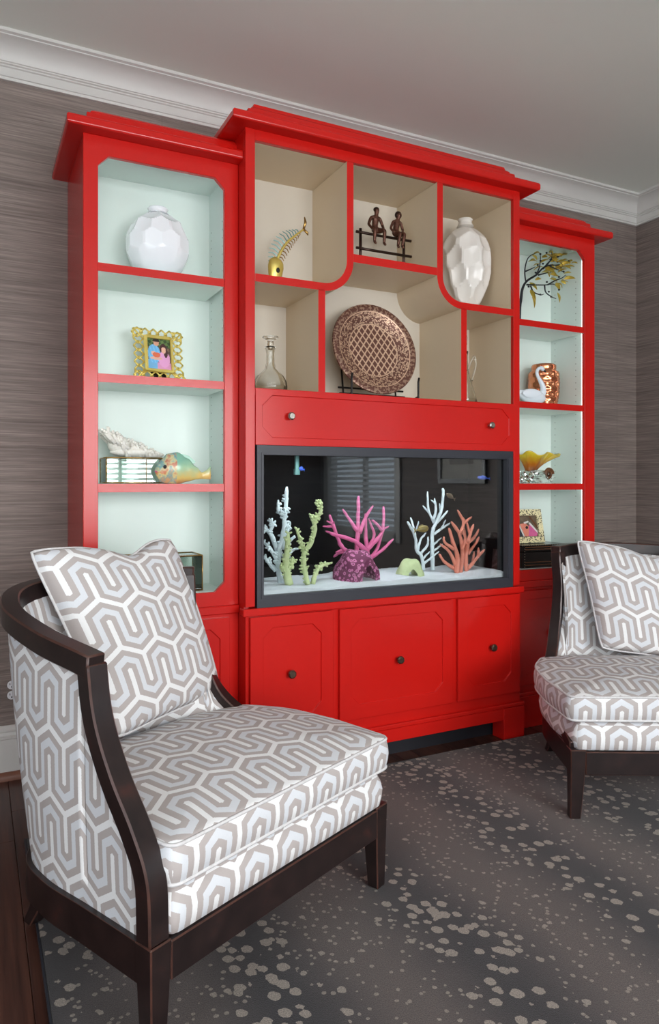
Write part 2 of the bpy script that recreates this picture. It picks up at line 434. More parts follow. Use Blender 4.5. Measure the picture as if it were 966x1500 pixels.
def oct_panel(mb, x0, x1, z0, z1, i, c, yf, yb, rec=None, m=0, mi=0):
    """slab x0..x1 z0..z1, front at yf; octagon (insets i = l, r, b, t) is a recess of depth rec, or a hole through to yb"""
    ox = [(x0, z0), (x1, z0), (x1, z1), (x0, z1)]
    oc = octagon(x0 + i[0], x1 - i[1], z0 + i[2], z1 - i[3], c)
    def faces(y, off): return [(q[0], y, q[1]) for q in ox] + [(q[0], y, q[1]) for q in oc]
    ring = [(0, 1, 5, 4), (1, 6, 5), (1, 2, 7, 6), (2, 8, 7), (2, 3, 9, 8), (3, 10, 9), (3, 0, 11, 10), (0, 4, 11)]
    mb.add(faces(yf, 0), ring, m)
    yi = yb if rec is None else yf + rec
    o = [(q[0], yf, q[1]) for q in oc] + [(q[0], yi, q[1]) for q in oc]
    mb.add(o, [(k, (k + 1) % 8, 8 + (k + 1) % 8, 8 + k) for k in range(8)], mi)
    if rec is None: mb.add(faces(yb, 0), [q[::-1] for q in ring], m)
    else:
        mb.add([(q[0], yi, q[1]) for q in oc], [tuple(range(8))], m)
        mb.add([(q[0], yb, q[1]) for q in ox], [(3, 2, 1, 0)], m)
    b = [(q[0], yf, q[1]) for q in ox] + [(q[0], yb, q[1]) for q in ox]
    mb.add(b, [(k, 4 + k, 4 + (k + 1) % 4, (k + 1) % 4) for k in range(4)], m)
    return mb

# ================================================================ the room
def room():
    struct(MB().box(XL - .12, XR + .12, WALL, WALL + .12, -.05, ZC + .1).build('wall_back', 'grasscloth'))
    rw = MB(); e0, e1, f0, f1 = -5.1, -3.6, .65, 2.15
    for q in ((YF - .12, e0, -.05, ZC + .1), (e1, WALL, -.05, ZC + .1), (e0, e1, -.05, f0), (e0, e1, f1, ZC + .1)):
        rw.box(XR, XR + .12, q[0], q[1], q[2], q[3])
    struct(rw.build('wall_right', 'grasscloth'))
    fw = MB(); a0, a1, b0, b1 = 0.75, 2.75, 0.7, 2.4; w0, w1, v0, v1 = -1.55, .55, .5, 2.5
    for q in ((XL, w0, -.05, ZC + .1), (w1, a0, -.05, ZC + .1), (w0, w1, -.05, v0), (w0, w1, v1, ZC + .1), (a1, XR, -.05, ZC + .1), (a0, a1, -.05, b0), (a0, a1, b1, ZC + .1)):
        fw.box(q[0], q[1], YF - .12, YF, q[2], q[3])
    struct(fw.build('wall_front', 'grasscloth'))
    lw = MB(); c0, c1 = -4.1, -2.1
    for q in ((YF - .12, c0, -.05, ZC + .1), (c1, WALL, -.05, ZC + .1), (c0, c1, -.05, .6), (c0, c1, 2.4, ZC + .1)):
        lw.box(XL - .12, XL, q[0], q[1], q[2], q[3])
    struct(lw.build('wall_left', 'grasscloth'))
    struct(MB().box(XL - .12, XR + .12, YF - .12, WALL + .12, ZC, ZC + .1).build('ceiling', 'ceiling_paint'))
    fl = struct(MB().box(XL - .12, XR + .12, YF - .12, WALL + .12, -.08, -.02).build('floor', 'subfloor'))
    # oak boards, each its own piece
    rng = random.Random(3); w = 0.0826; x = XL; k = 0; shared = {}
    while x < XR - .01:
        x1 = min(x + w, XR); y = YF + rng.uniform(-1.1, 0)
        # rows wholly under the rug are only laid as far as they show
        while y < WALL:
            ln = rng.choice((0.9, 1.3, 1.7, 2.1)); y0 = max(y, YF); y1 = min(y + ln, WALL)
            hidden = x > 0.25 and y1 < -0.6 and x1 < XR - .2
            if y1 - y0 > .05 and not hidden:
                MB().box(x + .0006, x1 - .0006, y0 + .0006, y1 - .0006, -.02, 0.0).build('plank', 'plank', fl, bevel=.0012)
            y += ln
        x += w
    # window in the wall behind, with blinds; window at the left
    def window(n, axis, p0, p1, z0, z1, wy, blinds):
        f = MB(); d0, d1 = (wy - .1, wy + .02) if wy < 3 else (wy - .02, wy + .1)
        def bar(u0, u1, a, b, e0=d0, e1=d1):
            if axis == 'x': f.box(u0, u1, e0, e1, a, b)
            else: f.box(e0, e1, u0, u1, a, b)
        bar(p0 - .07, p0 + .03, z0 - .07, z1 + .07); bar(p1 - .03, p1 + .07, z0 - .07, z1 + .07)
        bar(p0, p1, z1 - .03, z1 + .07); bar(p0, p1, z0 - .07, z0 + .03)
        nn = 3 if axis == 'x' else 2
        for i in range(1, nn):
            u = p0 + (p1 - p0) * i / nn; bar(u - .04, u + .04, z0, z1, *((d0 + .02, wy - .005) if wy < 3 else (wy + .06, wy + .09)))
        win = struct(f.build('window_%d' % n, 'white_trim', bevel=.003))
        if not blinds: return
        k = int((z1 - z0 - .08) / .055); sl = None
        for i in range(k):
            z = z0 + .06 + i * .055
            if sl is None:
                s = MB()
                if axis == 'x': s.box(p0 + .035, p1 - .035, -.025, .025, -.0015, .0015)
                else: s.box(-.025, .025, p0 + .035, p1 - .035, -.0015, .0015)
                sl = s.build('slat', 'blind_white', win); o = sl
            else: o = sl.copy(); col.objects.link(o); o.parent = win
            o.location = (0, wy - .03, z) if axis == 'x' else (wy + .03, 0, z); o.rotation_euler = (R(-28), 0, 0) if axis == 'x' else (0, R(-35), 0)
    window(1, 'x', a0, a1, b0, b1, YF, True)
    window(2, 'y', c0, c1, .6, 2.4, XL, False)
    window(3, 'x', w0, w1, v0, v1, YF, False)
    window(4, 'y', e0, e1, f0, f1, XR, True)
    # crown moulding: (distance from wall, height)
    zc = ZC; b = 2.726
    prof = [(0, b), (.014, b), (.016, b + .006), (.016, b + .010), (.020, b + .012), (.020, b + .044), (.026, b + .047), (.026, b + .052), (.032, b + .055), (.032, b + .060), (.036, b + .062),
            (.040, b + .075), (.048, b + .092), (.062, b + .108), (.080, b + .119), (.098, b + .124), (.104, b + .126), (.104, b + .130), (.115, b + .134), (.115, zc + .004), (0, zc + .004)]
    def crown(name, ends):
        mb = MB(); rows = [[e(d, z) for d, z in prof] for e in ends]
        mb.grid(rows, closed_v=True); return struct(mb.build(name, 'white_trim', autosmooth=35))
    crown('trim_1', [lambda d, z: (XL + d, WALL - d, z), lambda d, z: (XR - d, WALL - d, z)])
    crown('trim_2', [lambda d, z: (XR - d, WALL - d, z), lambda d, z: (XR - d, YF + d, z)])
    crown('trim_3', [lambda d, z: (XR - d, YF + d, z), lambda d, z: (XL + d, YF + d, z)])
    crown('trim_4', [lambda d, z: (XL + d, YF + d, z), lambda d, z: (XL + d, WALL - d, z)])
    bp = [(0, .0), (.016, .0), (.016, .155), (.020, .158), (.020, .166), (.013, .170), (.011, .182), (.017, .186), (.017, .192), (.010, .200), (.006, .207), (0, .207)]
    def base(name, ends, p, m):
        mb = MB(); mb.grid([[e(d, z) for d, z in p] for e in ends], closed_v=True)
        return struct(mb.build(name, m, autosmooth=35))
    sp = [(.016, 0), (.035, 0), (.034, .012), (.030, .022), (.023, .029), (.016, .030)]
    base('baseboard_back', [lambda d, z: (XL + d, WALL - d, z), lambda d, z: (.345, WALL - d, z)], bp, 'white_trim')
    base('trim_5', [lambda d, z: (XL + d, WALL - d, z), lambda d, z: (.345, WALL - d, z)], sp, 'shoe_wood')
    base('baseboard_back_right', [lambda d, z: (2.79, WALL - d, z), lambda d, z: (XR - d, WALL - d, z)], bp, 'white_trim')
    base('baseboard_right', [lambda d, z: (XR - d, WALL - d, z), lambda d, z: (XR - d, YF + d, z)], bp, 'white_trim')
    base('baseboard_left', [lambda d, z: (XL + d, YF, z), lambda d, z: (XL + d, WALL - d, z)], bp, 'white_trim')
    base('baseboard_front', [lambda d, z: (XR - d, YF + d, z), lambda d, z: (XL + d, YF + d, z)], bp, 'white_trim')
room()

# rug
rug = MB().box(0.147, 3.45, -3.9, -0.405, 0.0005, 0.012).build('area_rug', 'rug', bevel=.003, base=(1.8, -2.1, 0))
tag(rug, 'dark charcoal and taupe antelope patterned rug with cream spots on the wood floor', 'rug')
b = MB().box(0.143, 0.1475, -3.9, -0.405, 0.0005, 0.0128).build('edge_binding', 'black_frame', rug)

# ================================================================ cabinets
YC, YL = -0.372, -0.294
def knob(parent, x, y, z, m='knob', r=.0165):
    mb = MB(); n = 8
    prof = [(.006, 0), (.006, .010), (r * .8, .014), (r, .018), (r, .026), (r * .72, .030)]
    mb.lathe(prof, n); mb.xform(Matrix.Translation((x, y, z)) @ Matrix.Rotation(R(90), 4, 'X') @ Matrix.Rotation(R(22.5), 4, 'Z'))
    return mb.build('knob', m, parent)
def cornice(parent, x0, x1, y0, zb, lov, rov, fov, top, name='cornice'):
    """crown of a unit: projecting slab with a cove stepping back above; body x0..x1, face y0"""
    prof = [(0.0, 0.0), (1.0, 0.0), (1.08, .006), (1.08, .026), (1.0, .034), (.12, .036), (-.12, .050), (-.22, .066), (-.26, .082), (-.50, .085), (-.52, .094), (-.74, .104), (-.8, top)]
    # each profile row runs left return, front, right return
    rows = []
    for k, z in prof:
        l = lov * k if lov else 0; r = rov * k if rov else 0; f = fov * k
        rows.append([(x0 - l, WALL, zb + z), (x0 - l, y0 - f, zb + z), (x1 + r, y0 - f, zb + z), (x1 + r, WALL, zb + z)])
    mb = MB(); mb.grid(rows)
    l = rows[-1]; mb.add(l, [(0, 1, 2, 3)]); mb.add(rows[0], [(3, 2, 1, 0)])
    return mb.build(name, 'red', parent, bevel=.0015)

def bookcase(x0, x1, left, label, outer, inner):
    """side unit; outer / inner = widths of the stile at the open end and at the aquarium unit"""
    u = empty('bookcase_cabinet', ((x0 + x1) / 2, -.06, 0)); tag(u, label, 'cabinet')
    y0 = YL; yb = -.045; zt = 2.375
    L = outer if left else inner; Rr = inner if left else outer
    ox0, ox1 = x0 + L, x1 - Rr
    # carcass
    for s, a, b in ((0, x0, x0 + .02), (1, x1 - .02, x1)):
        MB().box(a, b, y0 + .02, WALL - .002, .10, zt).build('side_panel', 'red', u, bevel=.001)
    ix0, ix1 = ox0 - .016, ox1 + .016
    for a, b in ((x0 + .0205, ix0), (ix1, x1 - .0205)):
        MB().box(a, b, y0 + .021, yb, .72, 2.336).build('inner_side', 'mint', u)
    MB().box(x0 + .0205, x1 - .0205, yb, yb + .012, .70, 2.36).build('back_panel', 'mint', u)
    MB().box(x0 + .0205, x1 - .0205, y0 + .021, yb, 2.336, 2.354).build('top_panel', 'mint', u)
    MB().box(x0 + .0205, x1 - .0205, y0 + .021, yb, .718, .742).build('bottom_panel', 'mint', u)
    ff = MB(); oct_panel(ff, x0, x1, .69, zt, (L, Rr, .052, .066), .037, y0, y0 + .02, None)
    ff.build('face_frame', 'red', u, bevel=.0015)
    for zs in (1.931, 1.541, 1.152):
        sh = MB().box(ox0 + .0005, ox1 - .0005, y0 + .004, yb - .001, zs - .030, zs, 1, front=0)
        s = sh.build('shelf', ['red', 'mint'], u)
    # LED strips run up behind the two stiles, hidden from the front
    for a in (ix0 + .001, ix1 - .010):
        MB().box(a, a + .009, y0 + .0205, y0 + .0265, .80, 2.27).build('light_strip', 'led', u)
    # peg holes for the shelf pins
    ph = MB(); xs = ix1 - .0006 if left else ix1 - .0006
    for yy in (y0 + .075, yb - .03):
        for i in range(44):
            z = .80 + i * .032
            if z > 2.3: break
            ph.box(ix1 - .0008, ix1 + .0005, yy - .0024, yy + .0024, z - .0024, z + .0024)
    o = ph.build('peg_hole', 'peg_shadow', u); o['kind'] = 'stuff'
    # ledge, lower door, base
    MB().box(x0 - .012 if left else x0, x1 if left else x1 + .012, y0 - .014, WALL - .003, .659, .690).build('ledge', 'red', u, bevel=.003)
    MB().box(x0, x1, y0, y0 + .02, .10, .659).build('base_face', 'red', u, bevel=.001)
    d = MB(); dx0, dx1 = ox0 - .016, ox1 + .016
    oct_panel(d, dx0, dx1, .202, .645, (.038, .038, .048, .040), .038, y0 - .016, y0 - .0005, .006)
    d = d.build('door', 'red', u, bevel=.0012)
    knob(d, (dx0 + dx1) / 2, y0 - .0155 + .006, .430)
    MB().box(x0 + .002, x1 - .002, y0 - .012, y0, .148, .166).build('base_moulding', 'red', u, bevel=.004)
    MB().box(x0 + .002, x1 - .002, y0 - .014, y0 + .03, .0, .148).build('plinth', 'red', u, bevel=.002)
    cornice(u, x0, x1, y0, zt, .055 if left else 0, 0 if left else .062, .052, .106)
    return u
XA, XB, XM = .907, 2.232, 1.5705
lb = bookcase(.339, XA - .001, True, 'red bookcase unit holding the pearly globe vase, gold lattice frame and painted fish', .050, .055)
rb = bookcase(XB + .001, 2.788, False, 'red bookcase unit holding the gold branch sculpture, copper vase and spotted frame', .068, .036)

def center():
    u = empty('aquarium_cabinet', (XM, -.1, 0)); tag(u, 'tall red cabinet with curved open display niches above a built-in aquarium', 'cabinet')
    y0 = YC; yb = -.048; zt = 2.486; mir = lambda x: 2 * XM - x
    for a, b in ((XA, XA + .02), (XB - .02, XB)):
        MB().box(a, b, y0 + .02, WALL - .002, .10, zt).build('side_panel', 'red', u, bevel=.001)
    # stiles and top rail, red faces
    for a, b in ((XA, .945), (mir(.945), XB)):
        MB().box(a, b, y0, y0 + .0195, .69, zt).build('stile', 'red', u, bevel=.0012)
    MB().box(.945, mir(.945), y0, y0 + .0195, 2.445, zt).build('top_rail', 'red', u, bevel=.0012)
    for a, b in ((XA + .0205, .945), (mir(.945), XB - .0205)):
        MB().box(a, b, y0 + .020, yb, 1.513, 2.445).build('inner_side', 'beige', u)
    MB().box(XA + .0205, XB - .0205, y0 + .020, yb, 2.445, 2.463).build('ceiling_panel', 'beige', u)
    MB().box(XA + .0205, XB - .0205, yb, yb + .012, 1.49, 2.47).build('back_panel', 'back_beige', u)
    MB().box(.9275, mir(.9275), y0 + .0005, yb, 1.490, 1.5135, 1, front=0).build('niche_floor', ['red', 'beige'], u)
    # dividers: polyline bands, red front edge and beige sides
    def band(name, c, th=.030):
        c = [Vector((q[0], 0, q[1])) for q in c]; n = len(c); A = []; B = []
        for i in range(n):
            t = (c[min(i + 1, n - 1)] - c[max(i - 1, 0)]).normalized(); nn = Vector((-t.z, 0, t.x))
            A.append(c[i] + nn * th / 2); B.append(c[i] - nn * th / 2)
        mb = MB()
        for (P, Q, m) in ((A, B, 0),):
            mb.grid([[(p.x, y0, p.z) for p in P], [(q.x, y0, q.z) for q in Q]], m=0)
            mb.grid([[(p.x, yb, p.z) for p in P], [(q.x, yb, q.z) for q in Q]], m=1)
            mb.grid([[(p.x, y0, p.z) for p in P], [(p.x, yb, p.z) for p in P]], m=1)
            mb.grid([[(p.x, y0, p.z) for p in Q], [(p.x, yb, p.z) for p in Q]], m=1)
            for P2 in ((A[0], B[0]), (A[-1], B[-1])):
                mb.add([(P2[0].x, y0, P2[0].z), (P2[1].x, y0, P2[1].z), (P2[1].x, yb, P2[1].z), (P2[0].x, yb, P2[0].z)], [(0, 1, 2, 3)], 1)
        return mb.build(name, ['red', 'beige'], u, autosmooth=40)
    r = .118; xv, zh = 1.3515, 1.929
    left = [(xv, 2.444), (xv, zh + r)] + [(xv - r + r * math.cos(-PI / 2 * k / 14), zh + r + r * math.sin(-PI / 2 * k / 14)) for k in range(1, 15)] + [(.946, zh)]
    band('curved_divider', left)
    band('curved_divider', [(mir(x), z) for x, z in left])
    band('shelf', [(xv + .0152, 2.061), (mir(xv + .0152), 2.061)], .033)
    band('divider', [(1.2245, 1.514), (1.2245, zh - .012)])
    band('divider', [(mir(1.2245), 1.514), (mir(1.2245), zh - .012)])
    # drawer front
    d = MB(); oct_panel(d, .946, mir(.946), 1.2985, 1.512, (.028, .028, .030, .024), .040, y0 - .004, y0 + .016, .005)
    d = d.build('drawer_front', 'red', u, bevel=.0012)
    for kx in (1.086, mir(1.086)): knob(d, kx, y0 + .001, 1.411, 'knob_nickel', .0155)
    # shelf that carries the tank, ledge, doors
    MB().box(.93, mir(.93), y0 + .03, yb, .655, .683).build('tank_shelf', 'red', u)
    MB().box(XA - .014, XB + .014, y0 - .016, y0 + .03, .656, .684).build('ledge', 'red', u, bevel=.003)
    MB().box(XA, XB, y0, y0 + .02, .10, .656).build('base_face', 'red', u, bevel=.001)
    for k, (a, b, c) in enumerate(((.921, 1.2675, 1.084), (1.2965, mir(1.2965), XM), (mir(1.2675), mir(.921), mir(1.084)))):
        dm = MB(); oct_panel(dm, a, b, .207, .652, (.052, .052, .058, .044), .038, y0 - .016, y0 - .0005, .006)
        dr = dm.build('door', 'red', u, bevel=.0012); knob(dr, c, y0 - .010, .426)
    MB().box(XA - .016, XB + .016, y0 - .018, y0 - .001, .142, .160).build('base_moulding', 'red', u, bevel=.004)
    MB().box(XA - .006, XB + .006, y0 - .014, y0 + .02, .088, .142).build('apron', 'red', u, bevel=.002)
    for a in (XA - .010, XB + .010 - .118):
        MB().box(a, a + .118, y0 - .020, y0 + .060, 0, .1415).build('foot', 'red', u, bevel=.002)
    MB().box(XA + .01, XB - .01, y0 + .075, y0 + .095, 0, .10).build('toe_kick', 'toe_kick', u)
    cornice(u, XA, XB, y0, zt, .062, .068, .052, .118)
    return u
cc = center()

# ================================================================ aquarium
def sand_z(x, y):
    return .742 + .016 * (y + .36) / .3 + .006 * math.sin(x * 9) + .004 * math.sin(x * 23 + y * 17) - .012 * max(0, (x - 1.9))
def aquarium():
    x0, x1, z0, z1 = .951, 2.187, .6845, 1.2975; y0 = YC - .006; yb = -.062
    a = empty('aquarium', (XM, -.2, z0)); tag(a, 'long glass aquarium with charcoal rim, white sand and black background', 'aquarium')
    g0, g1, h0, h1 = .978, 2.155, .728, 1.262
    f = MB(); y1 = y0 + .028
    f.box(x0, x1, y0, y1, z0, h0); f.box(x0, x1, y0, y1, h1, z1); f.box(x0, g0, y0, y1, h0, h1); f.box(g1, x1, y0, y1, h0, h1)
    f.build('rim', 'black_frame', a)
    # inner lip of the rim
    f = MB(); f.box(g0 - .006, g1 + .006, y0 - .003, y0 + .002, h0 - .010, h0 - .004); f.box(g0 - .006, g1 + .006, y0 - .003, y0 + .002, h1 + .004, h1 + .010)
    f.box(g0 - .010, g0 - .005, y0 - .003, y0 + .002, h0 - .01, h1 + .01); f.box(g1 + .005, g1 + .010, y0 - .003, y0 + .002, h0 - .01, h1 + .01)
    f.build('rim_bead', 'black_frame', a)
    MB().box(x0 + .004, x1 - .004, y1 + .001, y1 + .007, z0 + .004, z1 - .004).build('front_pane', 'pane_glass', a)
    MB().box(x0 + .004, x1 - .004, yb, yb + .006, z0 + .004, z1 - .004).build('background', 'tank_black', a)
    for b in (x0 + .004, x1 - .010):
        MB().box(b, b + .006, y1 + .008, yb - .001, z0 + .004, z1 - .004).build('side_pane', 'tank_black', a)
    MB().box(x0 + .004, x1 - .004, y1 + .008, yb - .001, z0, z0 + .004).build('bottom_pane', 'tank_black', a)
    s = MB(); nx, ny = 150, 34; ya, ye = y1 + .0085, yb - .0015; rg = random.Random(5)
    P = [[(x0 + .0105 + (x1 - x0 - .021) * i / nx, ya + (ye - ya) * j / ny, sand_z(x0 + (x1 - x0) * i / nx, ya + (ye - ya) * j / ny) + rg.uniform(-.0012, .0012)) for j in range(ny + 1)] for i in range(nx + 1)]
    s.grid(P); s.grid([[q[0] for q in P], [(q[0][0], q[0][1], z0 + .006) for q in P]])
    o = s.build('sand', 'sand', a, smooth=True); o['kind'] = 'stuff'; o['label'] = 'white sand bed'
    MB().box(x0 + .012, x1 - .012, ya, ye, 1.268, 1.270).build('water_surface', 'water', a)
    MB().box(x0 + .004, x1 - .004, y1 + .008, yb - .001, z1 - .014, z1 - .006).build('hood', 'tank_black', a)
    MB().box(x0 + .10, x1 - .10, -.30, -.25, z1 - .022, z1 - .0145).build('added_tank_light', 'added_tank_glow', a)  # unseen light strip, added to brighten the inside of the tank
    return a
aquarium()

def taper(n, r0, r1): return [r0 + (r1 - r0) * i / max(1, n - 1) for i in range(n)]
def coral(name, label, mname, ox, oy, sc, branches, Y, r0, nubs=0, seed=1, base=None, spread=.045):
    rg = random.Random(seed); mb = MB(); pts_all = []
    for k, br in enumerate(branches):
        th = br[0]; px = br[1:]; dy0 = rg.uniform(-spread, spread) * .25; dy1 = rg.uniform(-spread, spread)
        if k == 0: dy1 *= .3
        K = []
        for i, (x, y) in enumerate(px):
            f = i / max(1, len(px) - 1); K.append(at(ox + x / sc, oy + y / sc, Y + dy0 * (1 - f) + dy1 * f))
        C = crom(K, 5); n = len(C); rr = taper(n, r0 * th, r0 * th * .58)
        rr = [q * rg.uniform(.88, 1.12) for q in rr]; rr[-1] *= .55
        for i in range(1, n - 1): C[i] = C[i] + Vector((rg.uniform(-1, 1), rg.uniform(-1, 1), rg.uniform(-1, 1))) * r0 * .12
        mb.tube(C, rr, 8); pts_all += list(zip(C, rr))
    for i in range(nubs):
        c, r = rg.choice(pts_all); d = Vector((rg.uniform(-1, 1), rg.uniform(-.7, .7), rg.uniform(-.3, 1))).normalized()
        mb.tube([c, c + d * (r + r0 * .5), c + d * (r + r0 * 1.05)], [r0 * .5, r0 * .44, r0 * .3], 6)
    # root reaches into the sand
    lo = min(pts_all, key=lambda q: q[0].z)[0]; zb = sand_z(lo.x, lo.y)
    o = mb.build(name, mname, smooth=True, base=(lo.x, lo.y, zb)); tag(o, label, 'coral'); return o
# pixel lists are measured on enlarged crops; every branch gets its own depth in the tank
Z1 = (376, 690, 7.79); Z2 = (464, 710, 6.0375); Z3 = (580, 690, 5.52)
coral('branch_coral', 'white knobbly branch coral beside the aquarium corner', 'coral_white', *Z1, [
    (1.25, (275, 1290), (250, 1080), (255, 900), (310, 700), (320, 520), (335, 420), (345, 180)),
    (.9, (320, 500), (255, 460), (245, 355)), (1.1, (245, 930), (170, 740), (85, 640)), (.8, (150, 700), (185, 610), (160, 575)), (.6, (183, 615), (207, 595)),
    (.9, (232, 1010), (160, 890), (84, 815)), (1.0, (222, 1140), (135, 1040), (86, 965)), (1.0, (300, 890), (340, 720), (380, 615)),
    (.8, (345, 830), (385, 790), (435, 740)), (.8, (300, 1010), (380, 930), (440, 890))], -.19, .0108, 150, 3)
coral('branch_coral', 'pale green knobbly forked coral between the white and pink corals', 'coral_green', *Z1, [
    (1.2, (585, 1290), (540, 1080), (545, 930), (620, 820), (665, 680), (665, 560), (720, 490), (730, 400), (700, 360)),
    (.9, (550, 940), (500, 790), (455, 660)), (.85, (655, 600), (625, 510)), (1.15, (640, 1290), (680, 1150), (750, 1080), (832, 1055))], -.24, .0098, 150, 4)
coral('branch_coral', 'short pale green knobbly coral stem leaning on the white coral', 'coral_green', *Z1, [
    (1.7, (375, 1300), (335, 1080), (350, 900), (365, 712)), (1.0, (365, 1110), (395, 1060), (425, 1010)), (.9, (355, 1180), (290, 1120), (275, 1080))], -.27, .0098, 80, 5)
coral('branch_coral', 'pink antler coral standing behind the purple cave', 'coral_pink', *Z2, [
    (1.25, (355, 800), (352, 620), (365, 430), (365, 300), (372, 100)), (.95, (360, 410), (300, 320), (230, 215)),
    (1.1, (350, 660), (320, 610), (230, 560), (180, 450), (140, 340), (115, 265)), (.6, (150, 372), (100, 370), (55, 368)), (.7, (170, 445), (80, 410)), (.5, (146, 350), (156, 328)), (.5, (130, 340), (90, 322)),
    (1.1, (445, 590), (340, 500), (200, 455), (120, 430)), (1.2, (430, 800), (450, 620), (435, 450), (432, 255)), (.95, (380, 430), (430, 300), (500, 185)),
    (1.0, (450, 570), (555, 460), (590, 380), (592, 190)), (.8, (575, 400), (530, 345), (490, 315)), (.6, (585, 395), (640, 368)),
    (1.05, (440, 720), (480, 650), (540, 560), (585, 400)), (.95, (490, 640), (590, 570), (680, 480)),
    (.9, (340, 630), (220, 600), (150, 640)), (.7, (240, 570), (170, 598)), (.8, (470, 540), (510, 440), (460, 300))], -.115, .0102, 0, 6, None, .035)
coral('branch_coral', 'white slender branch coral beside the salmon coral', 'coral_white', *Z3, [
    (1.2, (300, 800), (295, 600), (300, 480), (330, 410), (370, 310), (385, 190), (380, 140)), (.85, (310, 420), (265, 310), (258, 165)), (.7, (275, 345), (220, 280)),
    (.8, (305, 400), (325, 310), (315, 220)), (.6, (322, 265), (285, 232)), (.8, (330, 420), (380, 370), (422, 320)), (.6, (365, 340), (355, 260)),
    (.8, (310, 510), (380, 460), (440, 420)), (.6, (370, 470), (405, 395)), (1.1, (225, 800), (210, 690), (170, 640), (160, 540), (125, 460), (95, 410)),
    (.8, (155, 520), (140, 440), (120, 375)), (.6, (165, 480), (185, 405)), (.8, (180, 640), (200, 560), (245, 500)), (.8, (205, 665), (255, 600), (262, 530)),
    (.7, (225, 750), (290, 700), (350, 650)), (.65, (300, 600), (370, 540)), (.65, (300, 650), (380, 590)), (.6, (220, 710), (275, 650))], -.16, .0086, 0, 7)
coral('branch_coral', 'salmon orange fan coral beside the slender white coral', 'coral_salmon', *Z3, [
    (1.3, (495, 830), (500, 700), (470, 600), (430, 460)), (1.2, (520, 830), (540, 680), (520, 520), (450, 410)), (1.2, (572, 830), (570, 680), (590, 560), (630, 430)),
    (.9, (522, 510), (550, 420), (500, 315)), (.8, (555, 420), (615, 370)), (.5, (556, 400), (545, 372)), (.8, (590, 580), (640, 530), (672, 470)), (.8, (585, 670), (650, 580), (675, 530)),
    (.95, (585, 790), (660, 700), (720, 635)), (.7, (665, 700), (670, 620)), (.7, (625, 735), (635, 650)), (.95, (490, 800), (400, 740), (350, 670)), (1.0, (490, 780), (440, 660), (360, 590)),
    (.85, (468, 630), (400, 580), (390, 530)), (.8, (570, 600), (555, 460)), (.8, (605, 520), (570, 400)), (.8, (540, 640), (560, 560), (540, 470))], -.21, .0100, 0, 8)

def cave(name, label, mname, px, Y, length, rx, rz, rot, thick, seed):
    """half barrel: an arched tunnel of stone, open at its ends"""
    rg = random.Random(seed); n, k = 22, 10
    c = at(px[0], px[1], Y); c.z = sand_z(c.x, c.y) - .006
    def P(i, j, t):
        f = i / k; a = PI * j / n; b = 1 - .30 * abs(2 * f - 1) ** 2.2; w = 1 + .05 * math.sin(5 * a + 7 * f)
        return ((rx - t) * b * w * math.cos(a), (f - .5) * length, (rz - t) * b * w * math.sin(a))
    O = [[P(i, j, 0) for j in range(n + 1)] for i in range(k + 1)]; I = [[P(i, j, thick) for j in range(n + 1)] for i in range(k + 1)]
    mb = MB(); mb.grid(O); mb.grid(I)
    mb.grid([O[0], I[0]]); mb.grid([O[-1], I[-1]])
    mb.grid([[r[0] for r in O], [r[0] for r in I]]); mb.grid([[r[-1] for r in O], [r[-1] for r in I]])
    mb.xform(Matrix.Translation(c) @ Matrix.Rotation(rot, 4, 'Z'))
    o = mb.build(name, mname, autosmooth=50, base=c); tag(o, label, 'aquarium ornament'); return o
cave('aquarium_cave', 'purple ring-textured half barrel cave in front of the pink coral', 'cave_purple', (522, 854), -.245, .155, .092, .134, R(16), .036, 1)
cave('aquarium_cave', 'small pale green arch cave on the aquarium sand', 'cave_green', (601, 845), -.23, .06, .066, .082, R(-6), .034, 2)

def fish(label, mname, u, v, Y, ln, hgt, ang, yaw):
    c = at(u, v, Y); mb = MB(); n = 14; rings = []
    for i in range(n + 1):
        f = i / n; h = hgt / 2 * (math.sin(PI * min(1, f * 1.02) ** .75) ** .8 * (1 - .15 * f) + .04)
        if f > .82: h = max(h, hgt * .10)
        rings.append([((f - .5) * ln, h * .42 * math.cos(2 * PI * j / 10), h * math.sin(2 * PI * j / 10)) for j in range(10)])
    mb.grid(rings, closed_v=True)
    mx = Matrix.Translation(c) @ Matrix.Rotation(yaw, 4, 'Z') @ Matrix.Rotation(ang, 4, 'Y')
    mb.xform(mx); o = mb.build('aquarium_fish', mname, smooth=True, base=c); tag(o, label, 'fish')
    t = MB()
    for s in (1, -1): t.add([(.44 * ln, s * .001, .0), (.66 * ln, s * .001, hgt * .42), (.60 * ln, s * .001, 0), (.66 * ln, s * .001, -hgt * .42)], [(0, 1, 2, 3)])
    t.xform(mx); t.build('tail_fin', mname, o)
    d = MB()
    for s in (1, -1): d.add([(-.2 * ln, s * .001, hgt * .40), (-.05 * ln, s * .001, hgt * .66), (.25 * ln, s * .001, hgt * .5), (.3 * ln, s * .001, hgt * .22)], [(0, 1, 2, 3)])
    d.xform(mx); d.build('dorsal_fin', mname, o)
    e = MB()
    for s in (1, -1): e.blob((-.36 * ln, s * hgt * .13, hgt * .08), hgt * .06, 6)
    e.xform(mx); e.build('eye', 'slot_dark', o)
fish('brown striped fish swimming above the slender white coral', 'fish_brown', 660, 727, -.25, .055, .022, R(25), R(10))
fish('yellow and black fish swimming between the white coral branches', 'fish_yellow', 619, 775, -.28, .062, .032, R(8), R(170))
fish('blue fish swimming high near the aquarium filter', 'fish_blue', 442, 687, -.2, .034, .018, R(10), R(30))
fish('blue and violet fish swimming above the salmon coral', 'fish_blue', 708, 700, -.24, .058, .018, R(5), R(-12))
